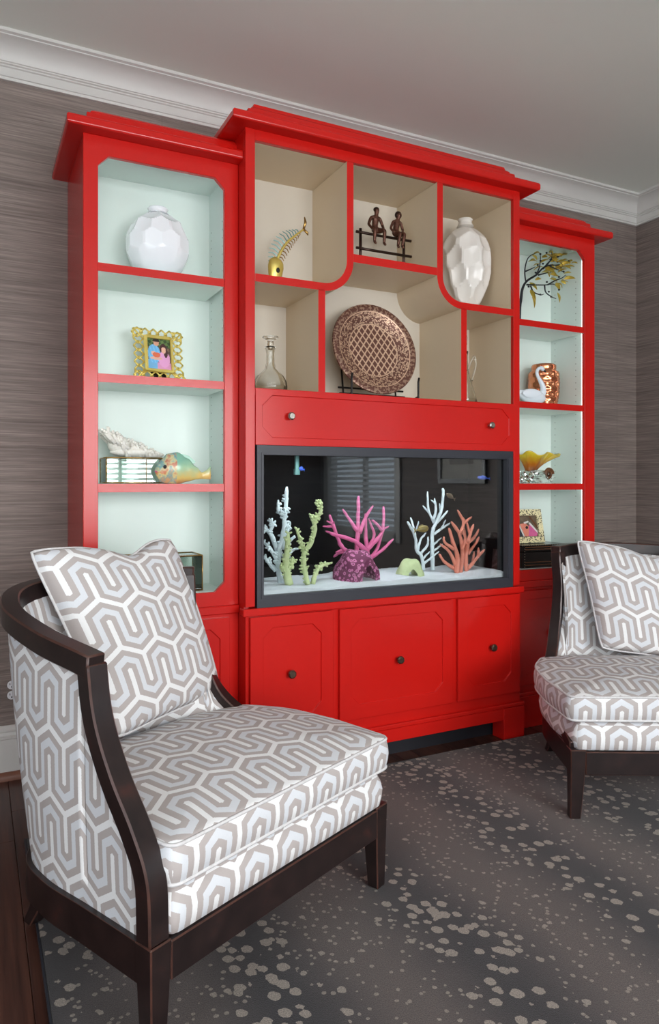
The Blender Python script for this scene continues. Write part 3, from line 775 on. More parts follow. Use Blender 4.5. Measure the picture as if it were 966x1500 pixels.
# intake tube with sponge, top corner of the tank
fi = MB(); c = at(435, 680, -.12); fi.tube([(c.x, c.y, 1.275), (c.x, c.y, 1.215)], .010, 10); fi.tube([(c.x, c.y, 1.2149), (c.x, c.y, 1.19)], .014, 10)
o = fi.build('filter_intake', 'teal_enamel', smooth=False, base=(c.x, c.y, 1.19)); tag(o, 'small teal filter intake tube at the top of the aquarium', 'aquarium filter')

# ================================================================ armchairs
def roundpoly(pts, rad, seg=6):
    """plan outline with rounded corners; rad per corner"""
    out = []; n = len(pts)
    for i in range(n):
        p = Vector(pts[i]); a = Vector(pts[i - 1]); b = Vector(pts[(i + 1) % n]); r = rad[i]
        da = (a - p).normalized(); db = (b - p).normalized()
        if r <= 0: out.append(p); continue
        ang = da.angle(db); tl = min(r / math.tan(ang / 2), (a - p).length * .49, (b - p).length * .49)
        s = p + da * tl; e = p + db * tl
        for k in range(seg + 1):
            t = k / seg; out.append(s * (1 - t) ** 2 + p * 2 * t * (1 - t) + e * t * t)
    return out
def resample(pts, step):
    out = []; n = len(pts)
    for i in range(n):
        a = pts[i]; b = pts[(i + 1) % n]; k = max(1, int((b - a).length / step))
        for j in range(k): out.append(a.lerp(b, j / k))
    return out
def cushion(mb, outline, prof, crown, mir, vtop=0.0):
    """outline: plan loop; prof: list of (inset, z) bottom to top edge; crown: dome height on top. uv in metres"""
    C = sum(outline, Vector((0, 0))) / len(outline); n = len(outline)
    nrm = []
    for i in range(n):
        t = (outline[(i + 1) % n] - outline[i - 1]).normalized(); nn = Vector((t.y, -t.x))
        if nn.dot(outline[i] - C) < 0: nn = -nn
        nrm.append(nn)
    rings = []
    for ins, z in prof: rings.append([Vector((*(outline[i] - nrm[i] * ins), z)) for i in range(n)])
    zt = prof[-1][1]; ins0 = prof[-1][0]
    dome = []
    for s in (.97, .92, .84, .72, .58, .42, .26, .1):
        dome.append([Vector((*(C + (outline[i] - nrm[i] * ins0 - C) * s), zt + crown * (1 - s ** 2.6))) for i in range(n)])
    yf = min(q.y for q in outline)
    def uv(p, nn):
        if nn.z > .55: return (p.x, p.y)
        if abs(nn.y) > .72 and nn.y < 0: return (p.x, yf - (zt - p.z) + (p.y - yf) * 0)
        if abs(nn.x) >= .6: return (p.y, p.z)
        return (p.x, p.z)
    def put(rs):
        for a, b in zip(rs[:-1], rs[1:]):
            for i in range(n):
                j = (i + 1) % n; q = [a[i], a[j], b[j], b[i]]
                nn = (q[2] - q[0]).cross(q[3] - q[1]).normalized()
                mid = sum(q, Vector((0, 0, 0))) / 4
                ref = Vector(((mid.x - C.x) * 3, (mid.y - C.y) * 4, (mid.z - (prof[0][1] + zt) / 2) * 40))
                fl = nn.dot(ref) < 0
                if fl: nn = -nn
                qq = q[::-1] if fl else q
                o = len(mb.v); mb.v += qq; mb.uv[len(mb.f)] = [uv(p, nn) for p in qq]; mb.f.append([o, o + 1, o + 2, o + 3]); mb.m.append(0)
    put(rings + dome)
    for cap, z in ((dome[-1], 1), (rings[0], -1)):
        o = len(mb.v); qq = cap if z > 0 else cap[::-1]
        a2 = sum(qq[i].x * qq[(i + 1) % n].y - qq[(i + 1) % n].x * qq[i].y for i in range(n))
        if (a2 > 0) != (z > 0): qq = qq[::-1]
        mb.v += qq; mb.uv[len(mb.f)] = [(p.x, p.y) for p in qq]; mb.f.append(list(range(o, o + n))); mb.m.append(0)
    return rings
def weld(o):
    bm = bmesh.new(); bm.from_mesh(o.data); bmesh.ops.remove_doubles(bm, verts=bm.verts, dist=1e-5); bm.to_mesh(o.data); bm.free()
    o.data.polygons.foreach_set('use_smooth', [True] * len(o.data.polygons)); return o

def armchair(label, loc, rot, mir):
    """lounge chair with one swept arm; mir = -1 puts the arm on the other side. front edge is local y = 0"""
    c = empty('armchair', loc, rot); tag(c, label, 'armchair', 'pair of patterned armchairs')
    def L(p): return Vector((p[0] * mir, p[1], p[2]))
    zb = .245
    nE = [(-.40, .012, .25), (-.40, .02, .37), (-.40, .065, .45), (-.40, .13, .53), (-.40, .18, .61), (-.40, .207, .68), (-.40, .222, .765)]
    nB = [(-.395, y, zb) for y in (.012, .02, .065, .13, .18, .207, .222)]
    rE = [(-.40, .222, .765), (-.405, .42, .793), (-.378, .61, .828), (-.26, .745, .853), (0, .795, .863), (.18, .745, .861), (.262, .672, .857)]
    rB = [(-.395, .222, zb), (-.395, .39, zb), (-.36, .52, zb), (-.24, .60, zb), (0, .63, zb), (.2, .60, zb), (.28, .57, zb)]
    fE = [(.262, .672, .857), (.259, .655, .71), (.278, .628, .585), (.315, .57, .465), (.365, .44, .375), (.390, .22, .31), (.397, .012, .25)]
    fB = [(.28, .57, zb), (.30, .552, zb), (.33, .52, zb), (.36, .47, zb), (.386, .37, zb), (.395, .2, zb), (.395, .012, zb)]
    segs = [(crom(e, 6), crom(b, 6)) for e, b in ((nE, nB), (rE, rB), (fE, fB))]
    def normals(B):
        out = []
        for i in range(len(B)):
            t = (B[min(i + 1, len(B) - 1)] - B[max(i - 1, 0)]); t.z = 0; t.normalize(); out.append(Vector((-t.y, t.x, 0)))
        return out                                   # path runs front-left, back, front-right: this points outward
    nrm = [normals(b) for e, b in segs]
    # wooden members: rectangular section swept along each run
    def beam(name, C, Nn, wid, th, out0=.012, extend=0):
        mb = MB(); rows = []
        for i in range(len(C)):
            t = (C[min(i + 1, len(C) - 1)] - C[max(i - 1, 0)]).normalized(); n = Nn[i]; n = (n - t * n.dot(t)).normalized(); b = t.cross(n)
            p = C[i]
            if i == 0: p = p - t * extend
            if i == len(C) - 1: p = p + t * extend
            w2 = wid / 2
            rows.append([L(p + n * out0 + b * w2), L(p + n * out0 - b * w2), L(p + n * (out0 - th) - b * w2), L(p + n * (out0 - th) + b * w2)])
        mb.grid(rows, closed_v=True); k = len(rows) - 1
        mb.add(rows[0], [(0, 1, 2, 3)]); mb.add(rows[k], [(3, 2, 1, 0)])
        return mb.build(name, 'espresso', c, local=True, bevel=.004, autosmooth=40)
    beam('arm_post', segs[0][0], nrm[0], .046, .050)
    beam('top_rail', segs[1][0], nrm[1], .052, .046, .013, .020)
    beam('back_post', segs[2][0], nrm[2], .046, .046)
    # wooden base rail: round the sides and back, and across the front
    B = [b for s in segs for b in s[1]]; Nn = [n for s in nrm for n in s]
    rows = []
    keep = [0] + [i for i in range(1, len(B)) if (B[i] - B[i - 1]).length > 1e-4]
    for i in keep:
        p = B[i]; n = Nn[i]
        rows.append([L((p.x + n.x * o, p.y + n.y * o, z)) for o, z in ((.012, .246), (.012, .165), (-.028, .165), (-.028, .246))])
    mb = MB(); mb.grid(rows, closed_v=True); mb.add(rows[0], [(0, 1, 2, 3)]); mb.add(rows[-1], [(3, 2, 1, 0)])
    mb.build('base_rail', 'espresso', c, local=True, bevel=.003, autosmooth=40)
    MB().box(-.36, .36, -.012, .028, .165, .2445).build('front_rail', 'espresso', c, local=True, bevel=.003)
    for x, y, fx, fy in ((-.384, .014, -.380, .02), (.384, .014, .392, .014), (-.285, .555, -.30, .625), (.285, .555, .30, .625)):
        mb = MB(); h = .0265; g = .018; top = .250 if y < .1 else .18
        rows = []
        for k in range(5):
            f = k / 4; w = h + (g - h) * f ** 1.2; cx = x + (fx - x) * f ** 1.6; cy = y + (fy - y) * f ** 1.6; z = top * (1 - f) + .0125 * f
            rows.append([L((cx + a * w, cy + b * w, z)) for a, b in ((-1, -1), (1, -1), (1, 1), (-1, 1))])
        mb.grid(rows, closed_v=True); mb.add(rows[0], [(0, 1, 2, 3)]); mb.add(rows[-1], [(3, 2, 1, 0)])
        mb.build('leg', 'espresso', c, local=True, bevel=.003)
    # outer fabric panel
    Pt = []; Uv = []; arc = 0; arce = 0; last = None; laste = None
    for (e, b), ns in zip(segs, nrm):
        for i in range(len(e)):
            if last is not None: arc += (b[i] - last).length; arce += (e[i].xy - laste).length
            last = b[i]; laste = e[i].xy.copy(); row = []; ur = []
            for k in range(15):
                f = k / 14; q = b[i].lerp(e[i], f); bulge = .007 * math.sin(PI * min(1, (q.z - zb) / .58))
                row.append(L(q + ns[i] * (bulge - .001))); g = (q.z - zb) / .6; ur.append(((arc * (1 - g) + arce * g) * mir * 1.06, q.z))
            Pt.append(row); Uv.append(ur)
    mb = MB(); mb.grid(Pt, UV=Uv, flip=mir > 0)
    weld(mb.build('outer_back_panel', 'fabric', c, local=True))
    # inner back padding
    Pt = []; Uv = []; arc = 0; last = None
    for (e, b), ns in zip(segs, nrm):
        for i in range(len(e)):
            if last is not None: arc += (b[i] - last).length
            last = b[i]; row = []; ur = []
            lo = min(.34, e[i].z - .004)
            for k in range(13):
                f = k / 12; z = lo + (e[i].z - lo) * f; g = (z - zb) / max(1e-6, e[i].z - zb); q = b[i].lerp(e[i], g)
                off = .022 + .030 * math.sin(PI * min(1, f * .9 + .1)) ** .6
                row.append(L(q - ns[i] * off)); ur.append((arc * mir + .3, q.z))
            Pt.append(row); Uv.append(ur)
    mb = MB(); mb.grid(Pt, UV=Uv, flip=mir < 0)
    weld(mb.build('inner_back', 'fabric', c, local=True))
    # upholstered deck and loose seat cushion
    def outline(x0, grow, yf, yb):
        pts = [(x0, yf), (.415 + grow, yf), (.438 + grow, .20), (.432 + grow, .38), (.36, yb - .03), (.20, yb), (-.18, yb), (x0 + .03, yb - .09), (x0, .30)]
        pl = roundpoly([(p[0] * mir, p[1]) for p in pts], [.03, .035, .3, .3, .09, .1, .12, .12, .1], 6)
        return resample(pl, .02)
    mb = MB(); ol = outline(-.362, -.022, -.012, .55)
    cushion(mb, ol, [(.012, .2455), (.002, .252), (-.004, .275), (-.006, .295), (.0, .318), (.008, .332), (.018, .340)], .004, mir)
    dk = weld(mb.build('seat_deck', 'fabric', c, local=True))
    mb = MB(); ol = outline(-.362, .0, -.016, .565)
    rg = cushion(mb, ol, [(.03, .345), (.010, .347), (.0, .352), (-.006, .375), (-.008, .392), (-.006, .41), (.0, .430), (.004, .4345), (.012, .4375)], .028, mir)
    cu = weld(mb.build('seat_cushion', 'fabric', c, local=True))
    for zz in (.352, .431):
        lp = [Vector((q.x, q.y, zz)) for q in rg[2 if zz < .4 else 6]]
        mb = MB(); mb.tube(lp + lp[:2], .0042, 6, cap=False); mb.build('piping', 'piping', cu, local=True, smooth=True)
    lp = [Vector((q.x, q.y, .2495)) for q in outline(-.362, -.022, -.013, .55) if q.y < .05]
    return c
chairL = armchair('patterned armchair with its swept dark wood arm over the bare floor', (.672, -1.32, 0), R(25), 1)
chairL['label'] = 'grey and white meander-patterned armchair with dark wood arm, beside the globe vase bookcase'
ax = R(-28); exv = Vector((math.cos(ax), math.sin(ax)))
pr = Vector((1.829, -1.084)) + exv * .400 + Vector((-math.sin(ax), math.cos(ax))) * -.014
chairR = armchair('grey and white meander-patterned armchair beside the copper vase bookcase', (pr.x, pr.y, 0), ax, -1)

def pillow(label, BL, BR, TL, TR, T, dent):
    """square throw pillow spanned by its four corners"""
    BL, BR, TL, TR = map(Vector, (BL, BR, TL, TR)); n = 30
    nn = (BR - BL).cross(TL - BL).normalized(); w = (BR - BL).length; h = (TL - BL).length
    def pt(s, t, side):
        S = s * (1 - .035 * (1 - t * t) - .035 * t ** 8); Tt = t * (1 - .03 * (1 - s * s) - .035 * s ** 8)
        if t > 0: Tt -= dent * t ** 3 * math.exp(-((s - .22) / .34) ** 2)
        a = (S + 1) / 2; b = (Tt + 1) / 2
        p = BL * (1 - a) * (1 - b) + BR * a * (1 - b) + TL * (1 - a) * b + TR * a * b
        th = T * (max(0, (1 - s ** 2)) * max(0, (1 - t ** 2))) ** .36
        th *= 1 + .05 * math.sin(5 * s + 2) * math.sin(4 * t + 1)
        return p + nn * th * (1.0 if side > 0 else -.5 if side < 0 else 0)
    mb = MB()
    g = [-1 + 2 * i / n for i in range(n + 1)]; g = [math.sin(x * PI / 2) * .35 + x * .65 for x in g]
    for side in (1, -1):
        P = [[pt(s, t, side) for t in g] for s in g]; UV = [[(s * w / 2 + .035, t * h / 2 + .05) for t in g] for s in g]
        mb.grid(P, UV=UV, flip=side < 0)
    base = (BL + BR) / 2
    o = weld(mb.build('throw_pillow', 'fabric', base=base)); tag(o, label, 'pillow', 'throw pillows on the armchairs')
    e = [pt(s, -1, 0) for s in g] + [pt(1, t, 0) for t in g[1:]] + [pt(s, 1, 0) for s in g[::-1][1:]] + [pt(-1, t, 0) for t in g[::-1][1:]]
    MB().tube(e, .0045, 6, cap=False).build('piping', 'piping', o, smooth=True)
    return o
pillow('meander-patterned throw pillow leaning in the chair beside the globe vase bookcase', (.343, -.890, .452), (.733, -.611, .458), (.130, -.770, .972), (.578, -.565, .977), .085, .16)
def lz(lat, d, z):
    s, c = math.sin(YAW), math.cos(YAW); return (lat * c + d * s, -lat * s + d * c + CAM.y, z)
pillow('meander-patterned throw pillow leaning in the chair beside the copper vase bookcase', lz(1.125, 2.94, .468), lz(1.62, 2.90, .40), lz(1.062, 3.06, .912), lz(1.555, 3.02, .845), .08, .12)

# ================================================================ ornaments on the shelves
def faceted(name, label, mname, c, rx, rz, rows, kind, neck, prof=None, nf=9, cat='vase'):
    """ceramic vase whose skin is a honeycomb of facets; c = base centre"""
    fn = []
    for i in range(rows):
        el = -PI / 2 + PI * (i + .5) / rows; k = max(3, int(round(nf * math.cos(el))))
        for j in range(k):
            a = 2 * PI * (j + .5 * (i % 2)) / k + .21 * i
            fn.append(Vector((math.cos(el) * math.cos(a), math.cos(el) * math.sin(a), math.sin(el))))
    mb = MB(); nu, nv = 72, 54; rings = []
    for i in range(nv + 1):
        el = -PI / 2 * .80 + (PI / 2 * .80 + PI / 2 * .90) * i / nv; ring = []
        for j in range(nu):
            a = 2 * PI * j / nu; v = Vector((math.cos(el) * math.cos(a), math.cos(el) * math.sin(a), math.sin(el)))
            dots = sorted((v.dot(q) for q in fn), reverse=True); m = dots[0]
            if kind == 'flat': r = min(1.06, .955 / m)
            else: ang = math.acos(min(1, m)); r = .93 + 1.7 * min(ang, .30) ** 2
            s = 1.0
            if prof: s = prof(math.sin(el))
            ring.append(Vector((v.x * r * rx * s, v.y * r * rx * s, (v.z + math.sin(PI / 2 * .80)) * rz * (r if kind == 'flat' else 1))))
        rings.append(ring)
    z0 = min(q.z for q in rings[0])
    top = rings[-1]; zt = sum(q.z for q in top) / nu
    for rr, dz in neck: rings.append([Vector((rr * math.cos(2 * PI * j / nu), rr * math.sin(2 * PI * j / nu), zt + dz)) for j in range(nu)])
    rings = [[q - Vector((0, 0, z0)) for q in r] for r in rings]
    for q in rings[0]: q.z = 0
    c = Vector(c); o0 = len(mb.v)
    mb.grid([[q + c for q in r] for r in rings], closed_v=True, flip=True)
    mb.f.append(list(range(nu))); mb.m.append(0)
    o = mb.build(name, mname, base=c, autosmooth=14); tag(o, label, cat); return o
faceted('globe_vase', 'pearly white faceted globe vase on the top shelf of the bookcase', 'pearl', (.628, -.165, 1.9312), .121, .131, 7, 'flat',
        [(.042, .004), (.036, .010), (.035, .018), (.039, .024), (.036, .027), (.028, .024), (.026, .005)], None, 11)
faceted('tall_vase', 'tall white honeycomb-faceted ceramic vase in the niche with the rounded corner', 'white_ceramic', (2.055, -.2, 1.9442), .128, .208, 8, 'scallop',
        [(.040, .004), (.031, .020), (.030, .030), (.035, .037), (.032, .040), (.022, .035), (.020, .01)], lambda s: 1.0 * (.86 + .16 * s) if s < 0 else (.86 + .16 * s), 9)

# --- gold lattice picture frame with a family photograph
def photo_frame():
    z0 = 1.543; c = Vector((.637, -.165, z0)); mx = Matrix.Translation(c) @ Matrix.Rotation(R(8), 4, 'Z') @ Matrix.Rotation(R(-9), 4, 'X')
    o = empty('picture_frame', c); tag(o, 'gold lattice picture frame with a family photograph on the shelf', 'picture frame')
    W, H = .198, .206; iw, ih = .094, .120; cz = .108
    fr = MB()
    fr.box(-iw / 2 - .010, -iw / 2, -.010, .004, cz - ih / 2 - .010, cz + ih / 2 + .010); fr.box(iw / 2, iw / 2 + .010, -.010, .004, cz - ih / 2 - .010, cz + ih / 2 + .010)
    fr.box(-iw / 2, iw / 2, -.010, .004, cz - ih / 2 - .010, cz - ih / 2); fr.box(-iw / 2, iw / 2, -.010, .004, cz + ih / 2, cz + ih / 2 + .010)
    fr.xform(mx); fr.build('inner_frame', 'gold', o, bevel=.002)
    lt = MB()
    # interlaced diamonds marching round the border
    def dia(cx, zz, w, h):
        q = [(cx - w, 0, zz), (cx, 0, zz + h), (cx + w, 0, zz), (cx, 0, zz - h), (cx - w, 0, zz)]
        for a, b in zip(q[:-1], q[1:]): lt.tube([a, b], .0034, 5)
    for i in range(6):
        x = -W / 2 + .018 + i * (W - .036) / 5
        dia(x, H - .018, .022, .019); dia(x, .019, .022, .019)
    for i in range(5):
        z = .042 + i * (H - .084) / 4
        dia(-W / 2 + .021, z, .019, .021); dia(W / 2 - .021, z, .019, .021)
    for a, b in ((-1, 1), (1, 1), (-1, 0), (1, 0)):
        x = a * (W / 2 - .003); z = H - .004 if b else .0034
        lt.tube([(x, 0, z), (x - a * .036, 0, z)], .0036, 5); lt.tube([(x, 0, z), (x, 0, z + (-.036 if b else .036))], .0036, 5)
        lt.tube([(x, 0, z), (x - a * .045, 0, z + (-.045 if b else .04))], .0036, 5)
    lt.xform(mx); lt.build('lattice', 'gold', o, smooth=True)
    MB().box(-.03, .03, .012, .02, .002, .10).xform(mx).build('easel_back', 'black_lacquer', o)
    # flat print: colour carried by the paper
    nx, nz = 50, 62; p = MB(); cols = []
    def ink(u, v):                     # u right, v up, 0..1
        def el(cx, cy, rx, ry): return ((u - cx) / rx) ** 2 + ((v - cy) / ry) ** 2 < 1
        if el(.41, .965, .13, .065) or el(.40, .92, .15, .06): return (34, 26, 24) if v > .9 else (206, 150, 124)
        if el(.41, .865, .115, .105): return (212, 158, 132)
        if el(.71, .64, .10, .105): return (226, 176, 152)
        if el(.70, .70, .17, .15) or el(.80, .56, .085, .16): return (66, 34, 34)
        if el(.40, .47, .17, .085): return (222, 112, 78)
        if el(.27, .52, .10, .07): return (232, 178, 158)
        if el(.38, .36, .26, .05) : return (226, 178, 158)
        if el(.72, .34, .25, .27): return (226, 160, 206)
        if el(.30, .50, .27, .31): return (108, 178, 226) if (u * 7 + v * 3) % 1 > .2 else (136, 196, 236)
        if v < .30 and u < .42: return (116, 176, 218)
        if v < .22: return (216, 150, 190)
        g = math.sin(u * 23 + v * 9) * math.sin(v * 31 - u * 7)
        if v > .72: return (96, 122, 66) if g > 0 else (52, 74, 44)
        return (120, 96, 76) if g > 0 else (88, 68, 58)
    P = [[(-iw / 2 + iw * i / nx, -.003, cz - ih / 2 + ih * j / nz) for j in range(nz + 1)] for i in range(nx + 1)]
    p.grid(P, flip=True)
    for i in range(nx):
        for j in range(nz): cols.append(srgb(*ink((i + .5) / nx, (j + .5) / nz)))
    p.xform(mx); ph = MB(); ph.v = p.v; ph.f = p.f; ph.m = p.m
    me = bpy.data.meshes.new('photograph'); me.from_pydata([tuple(q - c) for q in p.v], [], p.f); me.materials.append(M['print'])
    ca = me.color_attributes.new('ink', 'FLOAT_COLOR', 'CORNER')
    for k, poly in enumerate(me.polygons):
        for li in poly.loop_indices: ca.data[li].color = (*cols[k], 1)
    ob = bpy.data.objects.new('photograph', me); col.objects.link(ob); ob.parent = o; ob['label'] = 'colour photograph of two adults holding a baby'
photo_frame()

# --- mirrored boxes with brass edges
def mirror_box(label, x0, x1, y0, y1, z0, h, rot=0):
    c = Vector(((x0 + x1) / 2, (y0 + y1) / 2, z0)); o = empty('glass_box', c); tag(o, label, 'box')
    w, d = (x1 - x0) / 2, (y1 - y0) / 2; mx = Matrix.Translation(c) @ Matrix.Rotation(rot, 4, 'Z'); e = .0025
    def part(n, m, *b): MB().box(*b).xform(mx).build(n, m, o)
    part('front_panel', 'box_glass', -w + e, w - e, -d, -d + .003, e, h - e); part('back_panel', 'box_glass', -w + e, w - e, d - .003, d, e, h - e)
    part('side_panel', 'box_glass', -w, -w + .003, -d + e, d - e, e, h - e); part('side_panel', 'box_glass', w - .003, w, -d + e, d - e, e, h - e)
    part('lid', 'box_glass', -w + e, w - e, -d + e, d - e, h - .0045, h - .0005); part('bottom', 'box_glass', -w + e, w - e, -d + e, d - e, .0005, .003)
    b = MB()
    for sx in (-1, 1):
        for sy in (-1, 1): b.tube([(sx * w, sy * d, .001), (sx * w, sy * d, h)], e, 6)
        for z in (.0025, h): b.tube([(sx * w, -d, z), (sx * w, d, z)], e, 6)
    for sy in (-1, 1):
        for z in (.0025, h): b.tube([(-w, sy * d, z), (w, sy * d, z)], e, 6)
    b.tube([(w * .28, -d, .001), (w * .28, -d, h)], .0012, 6)
    b.xform(mx); b.build('brass_edging', 'brass', o, smooth=True); return o
mirror_box('pale green glass box with brass edges under the white reef coral', .428, .652, -.225, -.085, 1.1535, .094)
mirror_box('pale green glass box with brass edges on the bottom shelf behind the throw pillow', .478, .782, -.235, -.10, .7435, .135)

# --- piece of white reef coral on the box
def reef():
    rg = random.Random(11); mb = MB(); c = Vector((.535, -.155, 1.2505))
    for i in range(150):
        f = rg.random() ** .9; x = -.105 + .215 * f; top = .098 * (1 - f) ** .8 + .012
        y = rg.uniform(-.045, .045) * (1 - .5 * f)
        z0 = max(.004, (top - .055)) if f < .35 else .003; a = Vector((x + .022 * (f < .3), y, z0))
        b = Vector((x - .016 + rg.uniform(-.012, .012), y * 1.25 + rg.uniform(-.01, .01), top * rg.uniform(.75, 1.05)))
        m = a.lerp(b, .55) + Vector((rg.uniform(-.006, .006), rg.uniform(-.006, .006), 0))
        mb.tube([c + a, c + m, c + b], [.0075, .0062, .0045], 6)
        for q in range(2): mb.blob(c + b.lerp(m, rg.random() * .7) + Vector((rg.uniform(-.006, .006), rg.uniform(-.008, .002), rg.uniform(-.004, .005))), rg.uniform(.004, .0068), 5)
    mb.blob(c + Vector((.0, 0, .020)), (.085, .040, .0195), 10)
    mb.blob(c + Vector((-.055, 0, .046)), (.038, .034, .030), 8); mb.blob(c + Vector((.075, 0, .012)), (.045, .026, .0115), 8)
    o = mb.build('reef_coral', 'reef_white', smooth=True, base=c); tag(o, 'chunk of white reef coral lying on the glass box', 'coral')
reef()

# --- painted ceramic fish
def ceramic_fish():
    c = Vector((.70, -.262, 1.1522)); mb = MB(); ln = .208; n = 30; rings = []
    K = [(0, .006, .048), (.03, .022, .047), (.09, .040, .046), (.22, .058, .054), (.40, .060, .058), (.58, .044, .052), (.74, .024, .040), (.84, .0125, .030), (.92, .017, .034), (1.0, .026, .042)]
    for i in range(n + 1):
        f = i / n
        for a, b in zip(K[:-1], K[1:]):
            if a[0] <= f <= b[0]:
                t = (f - a[0]) / (b[0] - a[0]); t = t * t * (3 - 2 * t); h = a[1] + (b[1] - a[1]) * t; zc = a[2] + (b[2] - a[2]) * t
        w = h * .5 if f < .84 else .006
        rings.append([Vector((f * ln, w * math.cos(2 * PI * j / 16), max(.0, zc + h * math.sin(2 * PI * j / 16)))) for j in range(16)])
    mb.grid(rings, closed_v=True); mb.f.append(list(range(16))); mb.m.append(0); mb.f.append([len(rings) * 16 - 16 + j for j in range(16)]); mb.m.append(0)
    mx = Matrix.Translation(c) @ Matrix.Rotation(R(-4), 4, 'Z') @ Matrix.Translation((-ln / 2, 0, 0))
    for v in range(len(mb.v)): pass
    base = mx @ Vector((0, 0, 0))
    mb.xform(mx); o = mb.build('ceramic_fish', 'fish_paint', smooth=True, base=base); tag(o, 'painted ceramic fish in green, orange and blue beside the glass box', 'fish ornament')
    f = MB(); q = [(.06, 0, .092), (.075, 0, .106), (.10, 0, .112), (.125, 0, .104), (.15, 0, .084), (.145, 0, .074), (.11, 0, .090)]
    f.grid([[(x, -.003, z) for x, _, z in q], [(x, .003, z) for x, _, z in q]], closed_v=True)
    f.add([(x, -.003, z) for x, _, z in q], [tuple(range(7))]); f.add([(x, .003, z) for x, _, z in q], [tuple(range(7))[::-1]])
    f.xform(mx); f.build('dorsal_fin', 'fish_paint', o)
    e = MB(); e.blob((.034, -.0235, .062), (.0075, .004, .0075), 8); e.xform(mx); e.build('eye', 'slot_dark', o, smooth=True)
    m = MB(); m.tube([(.0, -.004, .046), (.012, -.012, .043), (.026, -.0195, .040)], .0022, 6); m.xform(mx); m.build('mouth', 'coral_pink', o)
ceramic_fish()

# --- gold fish skeleton
def fish_bones():
    Y = -.2; c = at(402, 402, Y); z0 = 1.9442; base = Vector((c.x, Y, z0)); o = empty('fish_skeleton', base); tag(o, 'gold fish skeleton sculpture standing on its head in the niche', 'sculpture')
    px = [(404, 392), (409, 374), (420, 356), (433, 345), (445, 336)]
    K = [at(u, v, Y) for u, v in px]; C = crom(K, 8); n = len(C)
    MB().tube(C, taper(n, .0075, .0035), 8).build('spine', 'gold', o, smooth=True)
    h = MB(); a = at(405, 384, Y); b = Vector((c.x - .002, Y, z0)); H = [b, b + Vector((0, 0, .03)), b.lerp(a, .55), b.lerp(a, .8), a, a + Vector((.006, 0, .014))]
    h.tube(H, [.006, .020, .030, .034, .032, .018], 14)
    for i in range(len(h.v)): h.v[i].y = Y + (h.v[i].y - Y) * .55
    hd = h.build('head', 'gold', o, smooth=True)
    e = MB(); e.blob(b.lerp(a, .66) + Vector((.004, -.0185, 0)), (.008, .004, .011), 8); e.build('eye', 'slot_dark', hd, smooth=True)
    t = MB(); p = C[-1]
    for d in ((.004, .052), (.020, -.022)): t.tube([p, p + Vector((d[0] * .6 + .006, 0, d[1] * .6)), p + Vector((d[0], 0, d[1]))], [.005, .006, .002], 8)
    t.build('tail_fin', 'brass', o, smooth=True)
    for i in range(3, n - 5, 2):
        tg = (C[i + 1] - C[i - 1]).normalized(); nn = Vector((-tg.z, 0, tg.x)); f = i / n
        for s, k, m in ((1, .050, 'teal_enamel'), (-1, .030, 'brass')):
            ln = k * math.sin(PI * min(1, .18 + f * .85)) ; q = C[i]; r = MB()
            r.tube([q, q + nn * s * ln * .6 + tg * .004, q + nn * s * ln - tg * .004], [.0026, .0022, .0016], 5); r.build('rib', m, o)
fish_bones()

